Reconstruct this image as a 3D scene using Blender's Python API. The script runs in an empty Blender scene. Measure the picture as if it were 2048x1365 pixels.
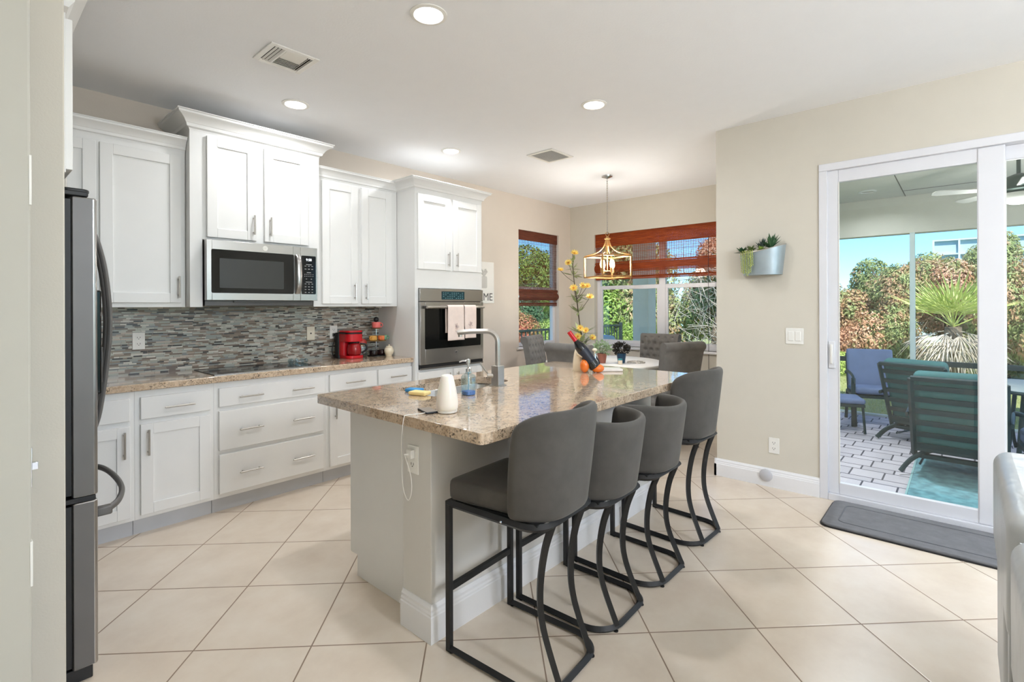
import bpy, bmesh, math, random
from mathutils import Vector, Matrix, noise
random.seed(7)
S = bpy.context.scene
COL = S.collection
PI = math.pi

# ------------------------------------------------------------------ camera
CAM_F, CAM_HY, CAM_YAW, CAM_ROLL, CAM_H = 1005.19, 612.15, 41.849, -0.2068, 1.3546
cam = bpy.data.cameras.new('camera'); cam_o = bpy.data.objects.new('camera', cam); COL.objects.link(cam_o)
cam.sensor_width = 36.0; cam.lens = 36.0 * CAM_F / 2048; cam.shift_y = (CAM_HY - 682.5) / 2048
cam.clip_start = 0.05; cam.clip_end = 200
_a = math.radians(CAM_YAW); _r = math.radians(CAM_ROLL)
F = Vector((math.cos(_a), math.sin(_a), 0)); R = Vector((math.sin(_a), -math.cos(_a), 0)); U = Vector((0, 0, 1))
R2 = R * math.cos(_r) + U * math.sin(_r); U2 = -R * math.sin(_r) + U * math.cos(_r)
cam_o.matrix_world = Matrix(((R2.x, U2.x, -F.x, 0), (R2.y, U2.y, -F.y, 0), (R2.z, U2.z, -F.z, CAM_H), (0, 0, 0, 1)))
S.camera = cam_o

# ------------------------------------------------------------------ colour management
S.view_settings.view_transform = 'Standard'
S.view_settings.look = 'None'
S.view_settings.gamma = 1.0
S.view_settings.use_curve_mapping = False
S.view_settings.exposure = 0.32
S.cycles.use_denoising = True
S.cycles.max_bounces = 9; S.cycles.diffuse_bounces = 5; S.cycles.glossy_bounces = 4
S.cycles.transmission_bounces = 6; S.cycles.transparent_max_bounces = 10
S.cycles.sample_clamp_indirect = 6.0
S.cycles.caustics_reflective = False; S.cycles.caustics_refractive = False

# ------------------------------------------------------------------ sky and sun
SUN_DIR = Vector((-0.52, -0.38, 0.95)).normalized()      # towards the sun
w = bpy.data.worlds.new('sky'); S.world = w; w.use_nodes = True
nt = w.node_tree; nt.nodes.clear()
sky = nt.nodes.new('ShaderNodeTexSky'); sky.sky_type = 'NISHITA'; sky.sun_disc = False
sky.sun_elevation = math.asin(SUN_DIR.z); sky.sun_rotation = math.atan2(SUN_DIR.x, SUN_DIR.y)
sky.air_density = 0.8; sky.dust_density = 0.0; sky.ozone_density = 3.0
bg = nt.nodes.new('ShaderNodeBackground'); bg.inputs[1].default_value = 0.25
out = nt.nodes.new('ShaderNodeOutputWorld')
tint = nt.nodes.new('ShaderNodeMix'); tint.data_type = 'RGBA'; tint.blend_type = 'MULTIPLY'; tint.inputs[0].default_value = 1.0
tint.inputs[7].default_value = (0.52, 0.86, 1.12, 1); nt.links.new(sky.outputs[0], tint.inputs[6])     # clear, saturated blue
nt.links.new(tint.outputs[2], bg.inputs[0]); nt.links.new(bg.outputs[0], out.inputs[0])
sun = bpy.data.lights.new('sun', 'SUN'); sun.energy = 6.4; sun.angle = math.radians(0.6); sun.color = (1, 0.95, 0.87)
sun_o = bpy.data.objects.new('sun', sun); COL.objects.link(sun_o)
sun_o.rotation_euler = SUN_DIR.to_track_quat('Z', 'Y').to_euler(); sun_o.location = (0, 0, 12)

DOWNLIGHT_W = 6.9     # watts of every recessed ceiling lamp
LIVING_FILL_E = 68.0        # emission of each fill globe added out of view behind the camera
PENDANT_W = 30.0
PATIO_FILL_W = 15.0        # fill light added under the unlit bowl of the patio fan

# ================================================================== helpers
def srgb(r, g, b, a=1.0):
    f = lambda c: (c / 255 / 12.92) if c / 255 <= 0.04045 else ((c / 255 + 0.055) / 1.055) ** 2.4
    return (f(r), f(g), f(b), a)

class MB:
    def __init__(s): s.v = []; s.f = []
    def add(s, vs, fs):
        o = len(s.v); s.v += [tuple(p) for p in vs]; s.f += [tuple(i + o for i in f) for f in fs]; return s
    def box(s, x0, y0, z0, x1, y1, z1):
        x0, x1 = sorted((x0, x1)); y0, y1 = sorted((y0, y1)); z0, z1 = sorted((z0, z1))
        return s.add([(x0,y0,z0),(x1,y0,z0),(x1,y1,z0),(x0,y1,z0),(x0,y0,z1),(x1,y0,z1),(x1,y1,z1),(x0,y1,z1)],
                     [(0,3,2,1),(4,5,6,7),(0,1,5,4),(1,2,6,5),(2,3,7,6),(3,0,4,7)])
    def cbox(s, c, d, rz=0.0, rx=0.0, ry=0.0):
        m = Matrix.Translation(c) @ Matrix.Rotation(rz, 4, 'Z') @ Matrix.Rotation(ry, 4, 'Y') @ Matrix.Rotation(rx, 4, 'X')
        a, b, e = d[0]/2, d[1]/2, d[2]/2
        vs = [m @ Vector(p) for p in [(-a,-b,-e),(a,-b,-e),(a,b,-e),(-a,b,-e),(-a,-b,e),(a,-b,e),(a,b,e),(-a,b,e)]]
        return s.add(vs, [(0,3,2,1),(4,5,6,7),(0,1,5,4),(1,2,6,5),(2,3,7,6),(3,0,4,7)])
    def tube(s, pts, r, n=10, closed=False, cap=True, flat=1.0, sq=False, up=None):
        pts = [Vector(p) for p in pts]; N = len(pts); o = len(s.v)
        rs = r if isinstance(r, (list, tuple)) else [r] * N
        prev = None
        for i, p in enumerate(pts):
            if closed: t = (pts[(i+1) % N] - pts[i-1])
            else: t = pts[min(i+1, N-1)] - pts[max(i-1, 0)]
            t.normalize()
            if up is not None: a = Vector(up)
            elif prev is None: a = Vector((0,0,1)) if abs(t.z) < 0.9 else Vector((0,1,0))
            else: a = prev
            b1 = a - t * a.dot(t); b1.normalize(); b2 = t.cross(b1); prev = b1
            for k in range(n):
                th = 2*PI*(k + (0.5 if sq else 0))/n
                q = rs[i] * (1.4142 if sq else 1)
                s.v.append(tuple(p + b1*(math.cos(th)*q) + b2*(math.sin(th)*q*flat)))
        M = N if closed else N-1
        for i in range(M):
            for k in range(n):
                a0 = o+i*n+k; a1 = o+i*n+(k+1)%n; b0 = o+((i+1)%N)*n+k; b1_ = o+((i+1)%N)*n+(k+1)%n
                s.f.append((a0, a1, b1_, b0))
        if cap and not closed:
            s.f.append(tuple(o+k for k in range(n))[::-1]); s.f.append(tuple(o+(N-1)*n+k for k in range(n)))
        return s
    def lathe(s, prof, c=(0,0,0), n=24, sx=1.0, sy=1.0, cap=True, arc=(0, 2*PI), m=None):
        o = len(s.v); full = abs(arc[1]-arc[0]-2*PI) < 1e-6; K = n if full else n+1
        for r, z in prof:
            for k in range(K):
                th = arc[0] + (arc[1]-arc[0])*k/n
                p = Vector((r*math.cos(th)*sx, r*math.sin(th)*sy, z))
                if m is not None: p = m @ p
                s.v.append((p.x+c[0], p.y+c[1], p.z+c[2]))
        for i in range(len(prof)-1):
            for k in range(n if full else n):
                k2 = (k+1) % K
                s.f.append((o+i*K+k, o+i*K+k2, o+(i+1)*K+k2, o+(i+1)*K+k))
        if cap:
            if prof[0][0] > 1e-5: s.f.append(tuple(o+k for k in range(K))[::-1])
            if prof[-1][0] > 1e-5: s.f.append(tuple(o+(len(prof)-1)*K+k for k in range(K)))
        return s
    def ball(s, c, r, sx=1, sy=1, sz=1, n=16, m=None):
        prof = [(r*math.sin(PI*i/(n//2)) + 1e-6, -r*sz*math.cos(PI*i/(n//2))) for i in range(n//2+1)]
        return s.lathe(prof, c, n, sx, sy, m=m)
    def prism(s, poly, axis, lo, hi):
        n = len(poly); o = len(s.v)
        def P(a, b, h): return {0:(h,a,b), 1:(a,h,b), 2:(a,b,h)}[axis]
        for h in (lo, hi):
            for a, b in poly: s.v.append(P(a, b, h))
        s.f.append(tuple(o+i for i in range(n))[::-1]); s.f.append(tuple(o+n+i for i in range(n)))
        for i in range(n): s.f.append((o+i, o+(i+1)%n, o+n+(i+1)%n, o+n+i))
        return s
    def xf(s, m, start=0):
        for i in range(start, len(s.v)): s.v[i] = tuple(m @ Vector(s.v[i]))
        return s

def rpoly(x0, y0, x1, y1, r, n=6):
    out = []
    for cx, cy, a in ((x1-r, y1-r, 0), (x0+r, y1-r, PI/2), (x0+r, y0+r, PI), (x1-r, y0+r, 1.5*PI)):
        for i in range(n+1): t = a + PI/2*i/n; out.append((cx+r*math.cos(t), cy+r*math.sin(t)))
    return out

def smooth_path(pts, k=6, closed=False):
    P = [Vector(p) for p in pts]; N = len(P); out = []
    for i in range(N if closed else N-1):
        if closed: a, b, c, d = P[i-1], P[i], P[(i+1)%N], P[(i+2)%N]
        else: a, b, c, d = P[max(i-1,0)], P[i], P[i+1], P[min(i+2,N-1)]
        for j in range(k):
            t = j/k; out.append(0.5*((2*b)+(-a+c)*t+(2*a-5*b+4*c-d)*t*t+(-a+3*b-3*c+d)*t*t*t))
    if not closed: out.append(P[-1])
    return out

def round_path(pts, r, n=5):
    P = [Vector(p) for p in pts]; out = [P[0]]
    for i in range(1, len(P)-1):
        a = (P[i-1]-P[i]); b = (P[i+1]-P[i]); q = min(r, a.length*.49, b.length*.49); a.normalize(); b.normalize()
        A = P[i]+a*q; B = P[i]+b*q
        for j in range(n+1):
            t = j/n; out.append(A*(1-t)**2 + P[i]*2*t*(1-t) + B*t*t)
    out.append(P[-1]); return out

def obj(name, mb, mat, parent=None, bevel=0, seg=2, sub=0, smooth=35, recalc=True, local=False):
    me = bpy.data.meshes.new(name)
    vs = mb.v
    if parent is not None and not local and not parent.get('_loc0'):
        L = root_loc(parent); vs = [(x-L[0], y-L[1], z-L[2]) for x, y, z in vs]
    me.from_pydata(vs, [], mb.f); me.update()
    if recalc:
        b = bmesh.new(); b.from_mesh(me); bmesh.ops.recalc_face_normals(b, faces=b.faces); b.to_mesh(me); b.free()
    if smooth:
        for p in me.polygons: p.use_smooth = True
        if not sub: me.set_sharp_from_angle(angle=math.radians(smooth))
    o = bpy.data.objects.new(name, me); COL.objects.link(o)
    if mat: me.materials.append(mat)
    if parent is not None: o.parent = parent
    if bevel:
        m = o.modifiers.new('bevel', 'BEVEL'); m.width = bevel; m.segments = seg; m.limit_method = 'ANGLE'; m.angle_limit = math.radians(40)
        m.harden_normals = False
    if sub:
        m = o.modifiers.new('sub', 'SUBSURF'); m.levels = sub; m.render_levels = sub
    return o

def root_loc(o):
    L = Vector((0,0,0))
    while o is not None: L += o.location; o = o.parent
    return L

def thing(name, label, cat, loc=(0,0,0), group=None, rz=0):
    o = bpy.data.objects.new(name, None); COL.objects.link(o); o.empty_display_size = 0.05
    o.location = loc; o.rotation_euler = (0, 0, rz)
    return tag(o, label, cat, group)
def tag(o, label, cat, group=None):
    o['label'] = label; o['category'] = cat
    if group: o['group'] = group
    return o
def struct(name, mb, mat, bevel=0, **k):
    o = obj(name, mb, mat, None, bevel, **k); o['kind'] = 'structure'; return o
def lab(o, l): o['label'] = l; return o
def copy_tree(o, parent=None):
    c = o.copy(); COL.objects.link(c)
    if parent is not None: c.parent = parent
    for ch in [x for x in bpy.data.objects if x.parent == o and x != c]: copy_tree(ch, c)
    return c

def text_mb(s, size, ex=0.0006, m=None):
    cu = bpy.data.curves.new('lettering', 'FONT'); cu.body = s; cu.size = size; cu.extrude = ex; cu.align_x = 'CENTER'; cu.align_y = 'CENTER'; cu.resolution_u = 3
    o = bpy.data.objects.new('lettering', cu); COL.objects.link(o)
    dg = bpy.context.evaluated_depsgraph_get(); me = bpy.data.meshes.new_from_object(o.evaluated_get(dg))
    mb = MB(); mb.add([(m @ v.co if m is not None else v.co) for v in me.vertices], [tuple(p.vertices) for p in me.polygons])
    bpy.data.objects.remove(o); bpy.data.curves.remove(cu); bpy.data.meshes.remove(me)
    return mb
def face_negy(x, y, z): # text plane facing -y
    return Matrix.Translation((x, y, z)) @ Matrix.Rotation(PI/2, 4, 'X')

# ------------------------------------------------------------------ materials
class NT:
    def __init__(s, name):
        s.m = bpy.data.materials.new(name); s.m.use_nodes = True; s.t = s.m.node_tree; s.t.nodes.clear()
        s.o = s.t.nodes.new('ShaderNodeOutputMaterial')
    def n(s, kind, props=None, **inp):
        nd = s.t.nodes.new('ShaderNode' + kind)
        for k, v in (props or {}).items(): setattr(nd, k, v)
        for k, v in inp.items():
            key = k.replace('_', ' ') if not k.startswith('i') or not k[1:].isdigit() else int(k[1:])
            s.set(nd.inputs[key], v)
        return nd
    def set(s, sock, v):
        if isinstance(v, bpy.types.NodeSocket): s.t.links.new(v, sock)
        elif isinstance(v, bpy.types.Node): s.t.links.new(v.outputs[0], sock)
        else: sock.default_value = v
    def math(s, op, a, b=0.0, c=None):
        nd = s.t.nodes.new('ShaderNodeMath'); nd.operation = op; s.set(nd.inputs[0], a); s.set(nd.inputs[1], b)
        if c is not None: s.set(nd.inputs[2], c)
        return nd.outputs[0]
    def mix(s, f, a, b, mode='MIX'):
        nd = s.t.nodes.new('ShaderNodeMix'); nd.data_type = 'RGBA'; nd.blend_type = mode
        s.set(nd.inputs[0], f); s.set(nd.inputs[6], a); s.set(nd.inputs[7], b); return nd.outputs[2]
    def ramp(s, f, stops, const=False):
        nd = s.t.nodes.new('ShaderNodeValToRGB'); cr = nd.color_ramp
        if const: cr.interpolation = 'CONSTANT'
        while len(cr.elements) < len(stops): cr.elements.new(0.5)
        for e, (p, c) in zip(cr.elements, stops): e.position = p; e.color = c
        s.set(nd.inputs[0], f); return nd.outputs[0]
    def pos(s):
        return s.t.nodes.new('ShaderNodeNewGeometry').outputs['Position']
    def obc(s):
        return s.t.nodes.new('ShaderNodeTexCoord').outputs['Object']
    def noise(s, vec, scale, detail=3, rough=0.5):
        nd = s.n('TexNoise'); s.set(nd.inputs['Vector'], vec); nd.inputs['Scale'].default_value = scale
        nd.inputs['Detail'].default_value = detail; nd.inputs['Roughness'].default_value = rough; return nd.outputs[0]
    def scalev(s, vec, v):
        nd = s.n('VectorMath', {'operation': 'MULTIPLY'}); s.set(nd.inputs[0], vec); nd.inputs[1].default_value = v; return nd.outputs[0]
    def bump(s, h, dist=0.002, st=0.5):
        nd = s.n('Bump'); s.set(nd.inputs['Height'], h); nd.inputs['Distance'].default_value = dist; nd.inputs['Strength'].default_value = st; return nd.outputs[0]
    def pbr(s, col, rough=0.5, metal=0.0, bump=None, **k):
        p = s.n('BsdfPrincipled'); s.set(p.inputs['Base Color'], col); s.set(p.inputs['Roughness'], rough); s.set(p.inputs['Metallic'], metal)
        if bump is not None: s.set(p.inputs['Normal'], bump)
        for a, b in k.items(): s.set(p.inputs[a.replace('_', ' ')], b)
        s.t.links.new(p.outputs[0], s.o.inputs[0]); return s.m

def plain(name, c, rough=0.5, metal=0.0, var=0.06, scale=8.0, bumpd=0.0, bscale=200, **k):
    t = NT(name); co = t.obc(); n = t.noise(co, scale)
    lo = tuple(x*(1-var) for x in c[:3]) + (1,); hi = tuple(min(1, x*(1+var)) for x in c[:3]) + (1,)
    col = t.ramp(n, [(0.3, lo), (0.7, hi)])
    b = t.bump(t.noise(co, bscale, 2), bumpd, 0.6) if bumpd else None
    return t.pbr(col, rough, metal, b, **k)

M = {}
M['wall'] = plain('wall_paint', srgb(212, 206, 193), 0.85, var=0.01, bumpd=0.0006, bscale=160)
M['wallk'] = plain('kitchen_wall_paint', srgb(222, 211, 198), 0.85, var=0.01, bumpd=0.0006, bscale=160)
M['ceil'] = plain('ceiling_paint', srgb(247, 248, 250), 0.9, var=0.006, bumpd=0.0008, bscale=90)
M['trim'] = plain('trim_paint', srgb(236, 236, 238), 0.4, var=0.01)
M['cab'] = plain('white_cabinet_paint', srgb(235, 235, 233), 0.42, var=0.008)
M['toe'] = plain('toe_kick_shaded', srgb(196, 198, 202), 0.6, var=0.03)  # cabinet white greyed to paint in the shade of the recess
M['island_gray'] = plain('pony_wall_paint', srgb(215, 212, 207), 0.8, var=0.01)
M['nickel'] = plain('brushed_nickel', srgb(196, 192, 186), 0.32, 1.0, var=0.03, scale=60)
M['chrome'] = plain('chrome', srgb(220, 222, 224), 0.12, 1.0, var=0.01)
M['black'] = plain('black_metal', srgb(33, 33, 34), 0.45, 0.3, var=0.1)
M['blackgloss'] = plain('black_glass', srgb(14, 15, 14), 0.08, var=0.05, Specular_IOR_Level=0.3)
M['blackpl'] = plain('black_plastic', srgb(22, 22, 23), 0.5, var=0.1)
M['whitepl'] = plain('white_plastic', srgb(238, 236, 230), 0.4, var=0.01)
M['ivory'] = plain('ivory_plastic', srgb(226, 219, 200), 0.4, var=0.01)
M['slot'] = plain('slot_dark', srgb(60, 56, 52), 0.6)
M['red'] = plain('red_plastic', srgb(196, 20, 32), 0.25, var=0.04)
M['orange'] = plain('orange_glaze', srgb(236, 120, 34), 0.12, var=0.05, Coat_Weight=0.5)
M['cream'] = plain('cream_glaze', srgb(238, 226, 200), 0.25, var=0.03)
M['leather'] = plain('grey_leather', srgb(176, 178, 177), 0.34, var=0.10, scale=4, bumpd=0.012, bscale=9)
M['white'] = plain('white_surface', srgb(240, 238, 232), 0.4, var=0.01)
M['alum'] = plain('white_aluminium_frame', srgb(226, 226, 230), 0.35, var=0.01)
M['marble'] = plain('marble', srgb(232, 230, 226), 0.2, var=0.06, scale=14)

def emit(name, c, st):
    t = NT(name); e = t.n('Emission'); e.inputs[0].default_value = c; e.inputs[1].default_value = st
    t.t.links.new(e.outputs[0], t.o.inputs[0]); return t.m
M['lamp'] = emit('lamp_glow', (1.0, 0.97, 0.92, 1), 12.0)
M['bulb'] = emit('bulb_glow', (1.0, 0.72, 0.38, 1), 9.0)
M['digits'] = emit('digit_glow', (0.9, 0.97, 1.0, 1), 2.0)

def glass(name, tint, refl=1.0, rough=0.0, base=0.0):
    t = NT(name); tr = t.n('BsdfTransparent'); tr.inputs[0].default_value = tint
    gl = t.n('BsdfGlossy'); gl.inputs['Roughness'].default_value = rough; gl.inputs[0].default_value = (1,1,1,1)
    lw = t.n('LayerWeight'); lw.inputs[0].default_value = 0.5
    f = t.math('MULTIPLY_ADD', t.math('POWER', lw.outputs['Facing'], 4.0), 0.8*refl, 0.045*refl+base)
    mx = t.n('MixShader'); t.set(mx.inputs[0], f); t.set(mx.inputs[1], tr); t.set(mx.inputs[2], gl)
    t.t.links.new(mx.outputs[0], t.o.inputs[0]); return t.m
M['glass'] = glass('window_glass', (0.96, 0.985, 0.975, 1), 0.8)
M['clear'] = glass('clear_glass', (0.76, 0.87, 0.90, 1), 1.3, 0.0, 0.07)

# brushed steel
def steel(name, c, axis='x', rough=0.28):
    t = NT(name); co = t.obc(); v = t.scalev(co, {'x': (1.2, 900, 900), 'z': (900, 900, 1.2)}[axis])
    n = t.noise(v, 1.0, 2)
    col = t.ramp(n, [(0.2, tuple(x*0.93 for x in c[:3])+(1,)), (0.8, c)])
    return t.pbr(col, rough, 1.0, None, Anisotropic=.5)
M['steel'] = steel('brushed_steel', srgb(178, 175, 171), 'x', .24)
M['steelv'] = steel('brushed_steel_vertical', srgb(178, 176, 174), 'z')
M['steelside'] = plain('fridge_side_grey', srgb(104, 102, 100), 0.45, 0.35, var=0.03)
M['steeldark'] = plain('dark_steel', srgb(88, 86, 84), 0.4, 0.7, var=0.04)

# granite
def granite(name, light, mid, dark, amp=1.0):
    t = NT(name); co = t.pos()
    n1 = t.noise(co, 34, 5, 0.7); n2 = t.noise(co, 120, 4, 0.75); n3 = t.noise(co, 5, 3, 0.6)
    base = t.ramp(n1, [(0.33, mid), (0.5, light), (0.72, tuple(min(1, x*1.25) for x in light[:3])+(1,))])
    base = t.mix(t.math('MULTIPLY', t.ramp(n3, [(0.4, (0,0,0,1)), (0.65, (1,1,1,1))]), 0.45), base, mid)
    v = t.n('TexVoronoi', {'feature': 'F1'}); t.set(v.inputs['Vector'], co); v.inputs['Scale'].default_value = 120
    spk = t.math('MULTIPLY', t.ramp(n2, [(0.50, (0,0,0,1)), (0.57, (1,1,1,1))]), t.math('LESS_THAN', v.outputs['Distance'], 0.62))
    nb = t.noise(co, 16, 3, 0.6)
    spk = t.math('MULTIPLY', spk, t.ramp(nb, [(0.38, (0.15,)*3+(1,)), (0.6, (1,1,1,1))]))
    col = t.mix(t.math('MULTIPLY', spk, amp), base, dark)
    wh = t.ramp(t.noise(co, 140, 2), [(0.62, (0,0,0,1)), (0.7, (1,1,1,1))])
    col = t.mix(t.math('MULTIPLY', wh, 0.35), col, srgb(226, 216, 198))
    return t.pbr(col, 0.09, 0.0, None, Coat_Weight=0.6, Coat_Roughness=0.03)
M['granite'] = granite('granite', srgb(208, 186, 160), srgb(174, 147, 120), srgb(72, 60, 52))

# floor tiles, laid diagonally
def floor_mat():
    t = NT('diagonal_floor_tile'); sp = t.n('SeparateXYZ'); t.set(sp.inputs[0], t.pos())
    s2 = math.sqrt(0.5); P = 0.4565
    u = t.math('MULTIPLY', t.math('ADD', sp.outputs[0], sp.outputs[1]), s2)
    v = t.math('MULTIPLY', t.math('SUBTRACT', sp.outputs[0], sp.outputs[1]), s2)
    u = t.math('DIVIDE', t.math('SUBTRACT', u, 2.045 - 20*P), P); v = t.math('DIVIDE', t.math('SUBTRACT', v, 1.133 - 20*P), P)
    fu = t.math('FRACT', u); fv = t.math('FRACT', v)
    g = 0.0062
    du = t.math('MINIMUM', fu, t.math('SUBTRACT', 1.0, fu)); dv = t.math('MINIMUM', fv, t.math('SUBTRACT', 1.0, fv))
    d = t.math('MINIMUM', du, dv); grout = t.math('LESS_THAN', d, g)
    cv = t.n('CombineXYZ'); t.set(cv.inputs[0], t.math('FLOOR', u)); t.set(cv.inputs[1], t.math('FLOOR', v))
    wn = t.n('TexWhiteNoise'); wn.noise_dimensions = '3D'; t.set(wn.inputs['Vector'], cv.outputs[0])
    co = t.pos(); n = t.noise(co, 3.2, 5, 0.6); n2 = t.noise(co, 40, 3, 0.6)
    col = t.ramp(n, [(0.2, srgb(214, 197, 178)), (0.5, srgb(228, 214, 196)), (0.8, srgb(236, 226, 211))])
    col = t.mix(t.math('MULTIPLY', n2, 0.12), col, srgb(206, 188, 166))
    col = t.mix(t.math('MULTIPLY', wn.outputs[0], 0.14), col, srgb(210, 194, 174))
    col = t.mix(grout, col, srgb(140, 118, 98))
    edge = t.math('SMOOTH_MIN', t.math('MULTIPLY', d, 60.0), 1.0, 0.2)
    r = t.math('MULTIPLY_ADD', grout, 0.5, 0.27)
    return t.pbr(col, r, 0.0, t.bump(edge, 0.002, 0.35), Specular_IOR_Level=0.8)
M['floor'] = floor_mat()

# mosaic backsplash of thin strips
def mosaic():
    t = NT('strip_mosaic_backsplash'); sp = t.n('SeparateXYZ'); t.set(sp.inputs[0], t.pos())
    H = 0.0098
    row = t.math('FLOOR', t.math('DIVIDE', sp.outputs[2], H)); fz = t.math('FRACT', t.math('DIVIDE', sp.outputs[2], H))
    w1 = t.n('TexWhiteNoise'); w1.noise_dimensions = '1D'; t.set(w1.inputs['W'], row)
    sc = t.n('SeparateColor'); t.set(sc.inputs[0], w1.outputs['Color'])
    L = t.math('MULTIPLY_ADD', sc.outputs[0], 0.09, 0.07)
    x = t.math('ADD', t.math('DIVIDE', sp.outputs[0], L), t.math('MULTIPLY', sc.outputs[1], 37.0))
    # uneven lengths inside a row
    cell = t.math('FLOOR', x); fx = t.math('FRACT', x)
    cv = t.n('CombineXYZ'); t.set(cv.inputs[0], cell); t.set(cv.inputs[1], row)
    w3 = t.n('TexWhiteNoise'); w3.noise_dimensions = '3D'; t.set(w3.inputs['Vector'], cv.outputs[0])
    split = t.math('MULTIPLY_ADD', w3.outputs[0], 0.5, 0.25)
    right = t.math('GREATER_THAN', fx, split)
    cv2 = t.n('CombineXYZ'); t.set(cv2.inputs[0], t.math('MULTIPLY_ADD', cell, 2.0, right)); t.set(cv2.inputs[1], row); cv2.inputs[2].default_value = 5
    w4 = t.n('TexWhiteNoise'); w4.noise_dimensions = '3D'; t.set(w4.inputs['Vector'], cv2.outputs[0])
    cols = [srgb(176,177,166), srgb(146,134,120), srgb(198,199,188), srgb(118,104,92), srgb(188,188,176), srgb(46,42,38), srgb(158,163,157), srgb(130,112,98), srgb(214,211,200), srgb(172,158,142), srgb(130,135,132), srgb(194,182,168)]
    pr = [0, .11, .22, .32, .40, .50, .59, .68, .76, .83, .89, .95]
    col = t.ramp(w4.outputs[0], list(zip(pr, cols)), True)
    gz = t.math('LESS_THAN', fz, 0.12)
    gx = t.math('LESS_THAN', t.math('ABSOLUTE', t.math('SUBTRACT', fx, split)), 0.014)
    gx2 = t.math('LESS_THAN', fx, 0.014)
    g = t.math('MAXIMUM', gz, t.math('MAXIMUM', gx, gx2))
    col = t.mix(g, col, srgb(138, 130, 120))
    r = t.math('MULTIPLY_ADD', w4.outputs[0], 0.25, 0.14); r = t.math('MAXIMUM', r, t.math('MULTIPLY', g, 0.7))
    return t.pbr(col, r, 0.0, t.bump(t.math('SUBTRACT', 1.0, g), 0.0015, 0.4))
M['mosaic'] = mosaic()

def velvet(name, c, hi, scale=7):
    t = NT(name); co = t.obc(); n = t.noise(co, scale, 4, 0.65)
    col = t.ramp(n, [(0.3, tuple(x*0.86 for x in c[:3])+(1,)), (0.72, tuple(x*1.15 for x in c[:3])+(1,))])
    return t.pbr(col, 0.85, 0.0, t.bump(t.noise(co, 420, 2), 0.0006, 0.4), Sheen_Weight=0.35, Sheen_Roughness=0.4, Sheen_Tint=hi, Specular_IOR_Level=0.2)
M['velvet'] = velvet('grey_velvet', srgb(82, 79, 75), srgb(186, 184, 180))
M['linen'] = velvet('grey_linen', srgb(116, 113, 109), srgb(190, 188, 184), 12)
M['matcloth'] = velvet('mat_pile', srgb(108, 108, 110), srgb(160, 160, 164), 16)
M['towel'] = plain('towel_cloth', srgb(240, 222, 212), 0.95, var=0.04, scale=20, bumpd=0.002, bscale=300)

# woven bamboo
def bamboo(name, a, b, tl=0.4):
    t = NT(name); co = t.pos(); v = t.scalev(co, (6, 6, 90)); n = t.noise(v, 1.0, 3, 0.7)
    col = t.ramp(n, [(0.3, a), (0.7, b)])
    p = t.n('BsdfPrincipled'); t.set(p.inputs['Base Color'], col); p.inputs['Roughness'].default_value = 0.6
    tr = t.n('BsdfTranslucent'); t.set(tr.inputs[0], t.mix(0.5, col, b, 'SCREEN'))
    mx = t.n('MixShader'); mx.inputs[0].default_value = tl; t.t.links.new(p.outputs[0], mx.inputs[1]); t.t.links.new(tr.outputs[0], mx.inputs[2])
    t.t.links.new(mx.outputs[0], t.o.inputs[0]); return t.m
M['bamboo'] = bamboo('bamboo_slat', srgb(136, 50, 12), srgb(204, 96, 30), 0.45)
M['bamboodark'] = bamboo('dark_bamboo_slat', srgb(84, 38, 24), srgb(128, 66, 42), 0.15)
M['gold'] = plain('gold_brushed_metal', srgb(196, 150, 96), 0.42, 0.7, var=0.08, scale=30)

# foliage
def leafmat(name, stops, scale=2.6, tl=0.25):
    t = NT(name); co = t.pos(); n = t.noise(co, scale, 4, 0.6)
    oi = t.n('ObjectInfo'); g = t.n('TexWhiteNoise'); g.noise_dimensions = '3D'
    t.set(g.inputs['Vector'], t.scalev(co, (9, 9, 9)))
    f = t.math('ADD', t.math('MULTIPLY', n, 0.75), t.math('MULTIPLY', oi.outputs['Random'], 0.12))
    f = t.math('ADD', f, t.math('MULTIPLY', t.noise(co, 11, 2), 0.25))
    col = t.ramp(f, stops)
    p = t.n('BsdfPrincipled'); t.set(p.inputs['Base Color'], col); p.inputs['Roughness'].default_value = 0.55
    tr = t.n('BsdfTranslucent'); t.set(tr.inputs[0], col)
    mx = t.n('MixShader'); mx.inputs[0].default_value = tl; t.t.links.new(p.outputs[0], mx.inputs[1]); t.t.links.new(tr.outputs[0], mx.inputs[2])
    t.t.links.new(mx.outputs[0], t.o.inputs[0]); return t.m
M['leafhedge'] = leafmat('hedge_leaves', [(0.30, srgb(86, 104, 58)), (0.45, srgb(128, 146, 86)), (0.57, srgb(172, 184, 122)), (0.66, srgb(206, 160, 128)), (0.74, srgb(150, 164, 100))])
M['leafbrown'] = leafmat('dry_leaves', [(0.32, srgb(124, 134, 76)), (0.43, srgb(176, 136, 98)), (0.52, srgb(220, 170, 136)), (0.59, srgb(236, 198, 168)), (0.66, srgb(148, 156, 96))])
M['leafbright'] = leafmat('bright_leaves', [(0.30, srgb(70, 112, 40)), (0.50, srgb(136, 170, 70)), (0.70, srgb(196, 214, 120))])
M['leafdeep'] = leafmat('deep_green_leaves', [(0.30, srgb(20, 50, 34)), (0.50, srgb(44, 86, 56)), (0.70, srgb(92, 130, 84))])
M['leafred'] = leafmat('reddish_leaves', [(0.30, srgb(120, 60, 50)), (0.50, srgb(206, 120, 100)), (0.70, srgb(160, 160, 100))])
M['frond'] = leafmat('palm_frond', [(0.30, srgb(150, 172, 84)), (0.50, srgb(198, 212, 120)), (0.70, srgb(232, 234, 168))], 3)
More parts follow.
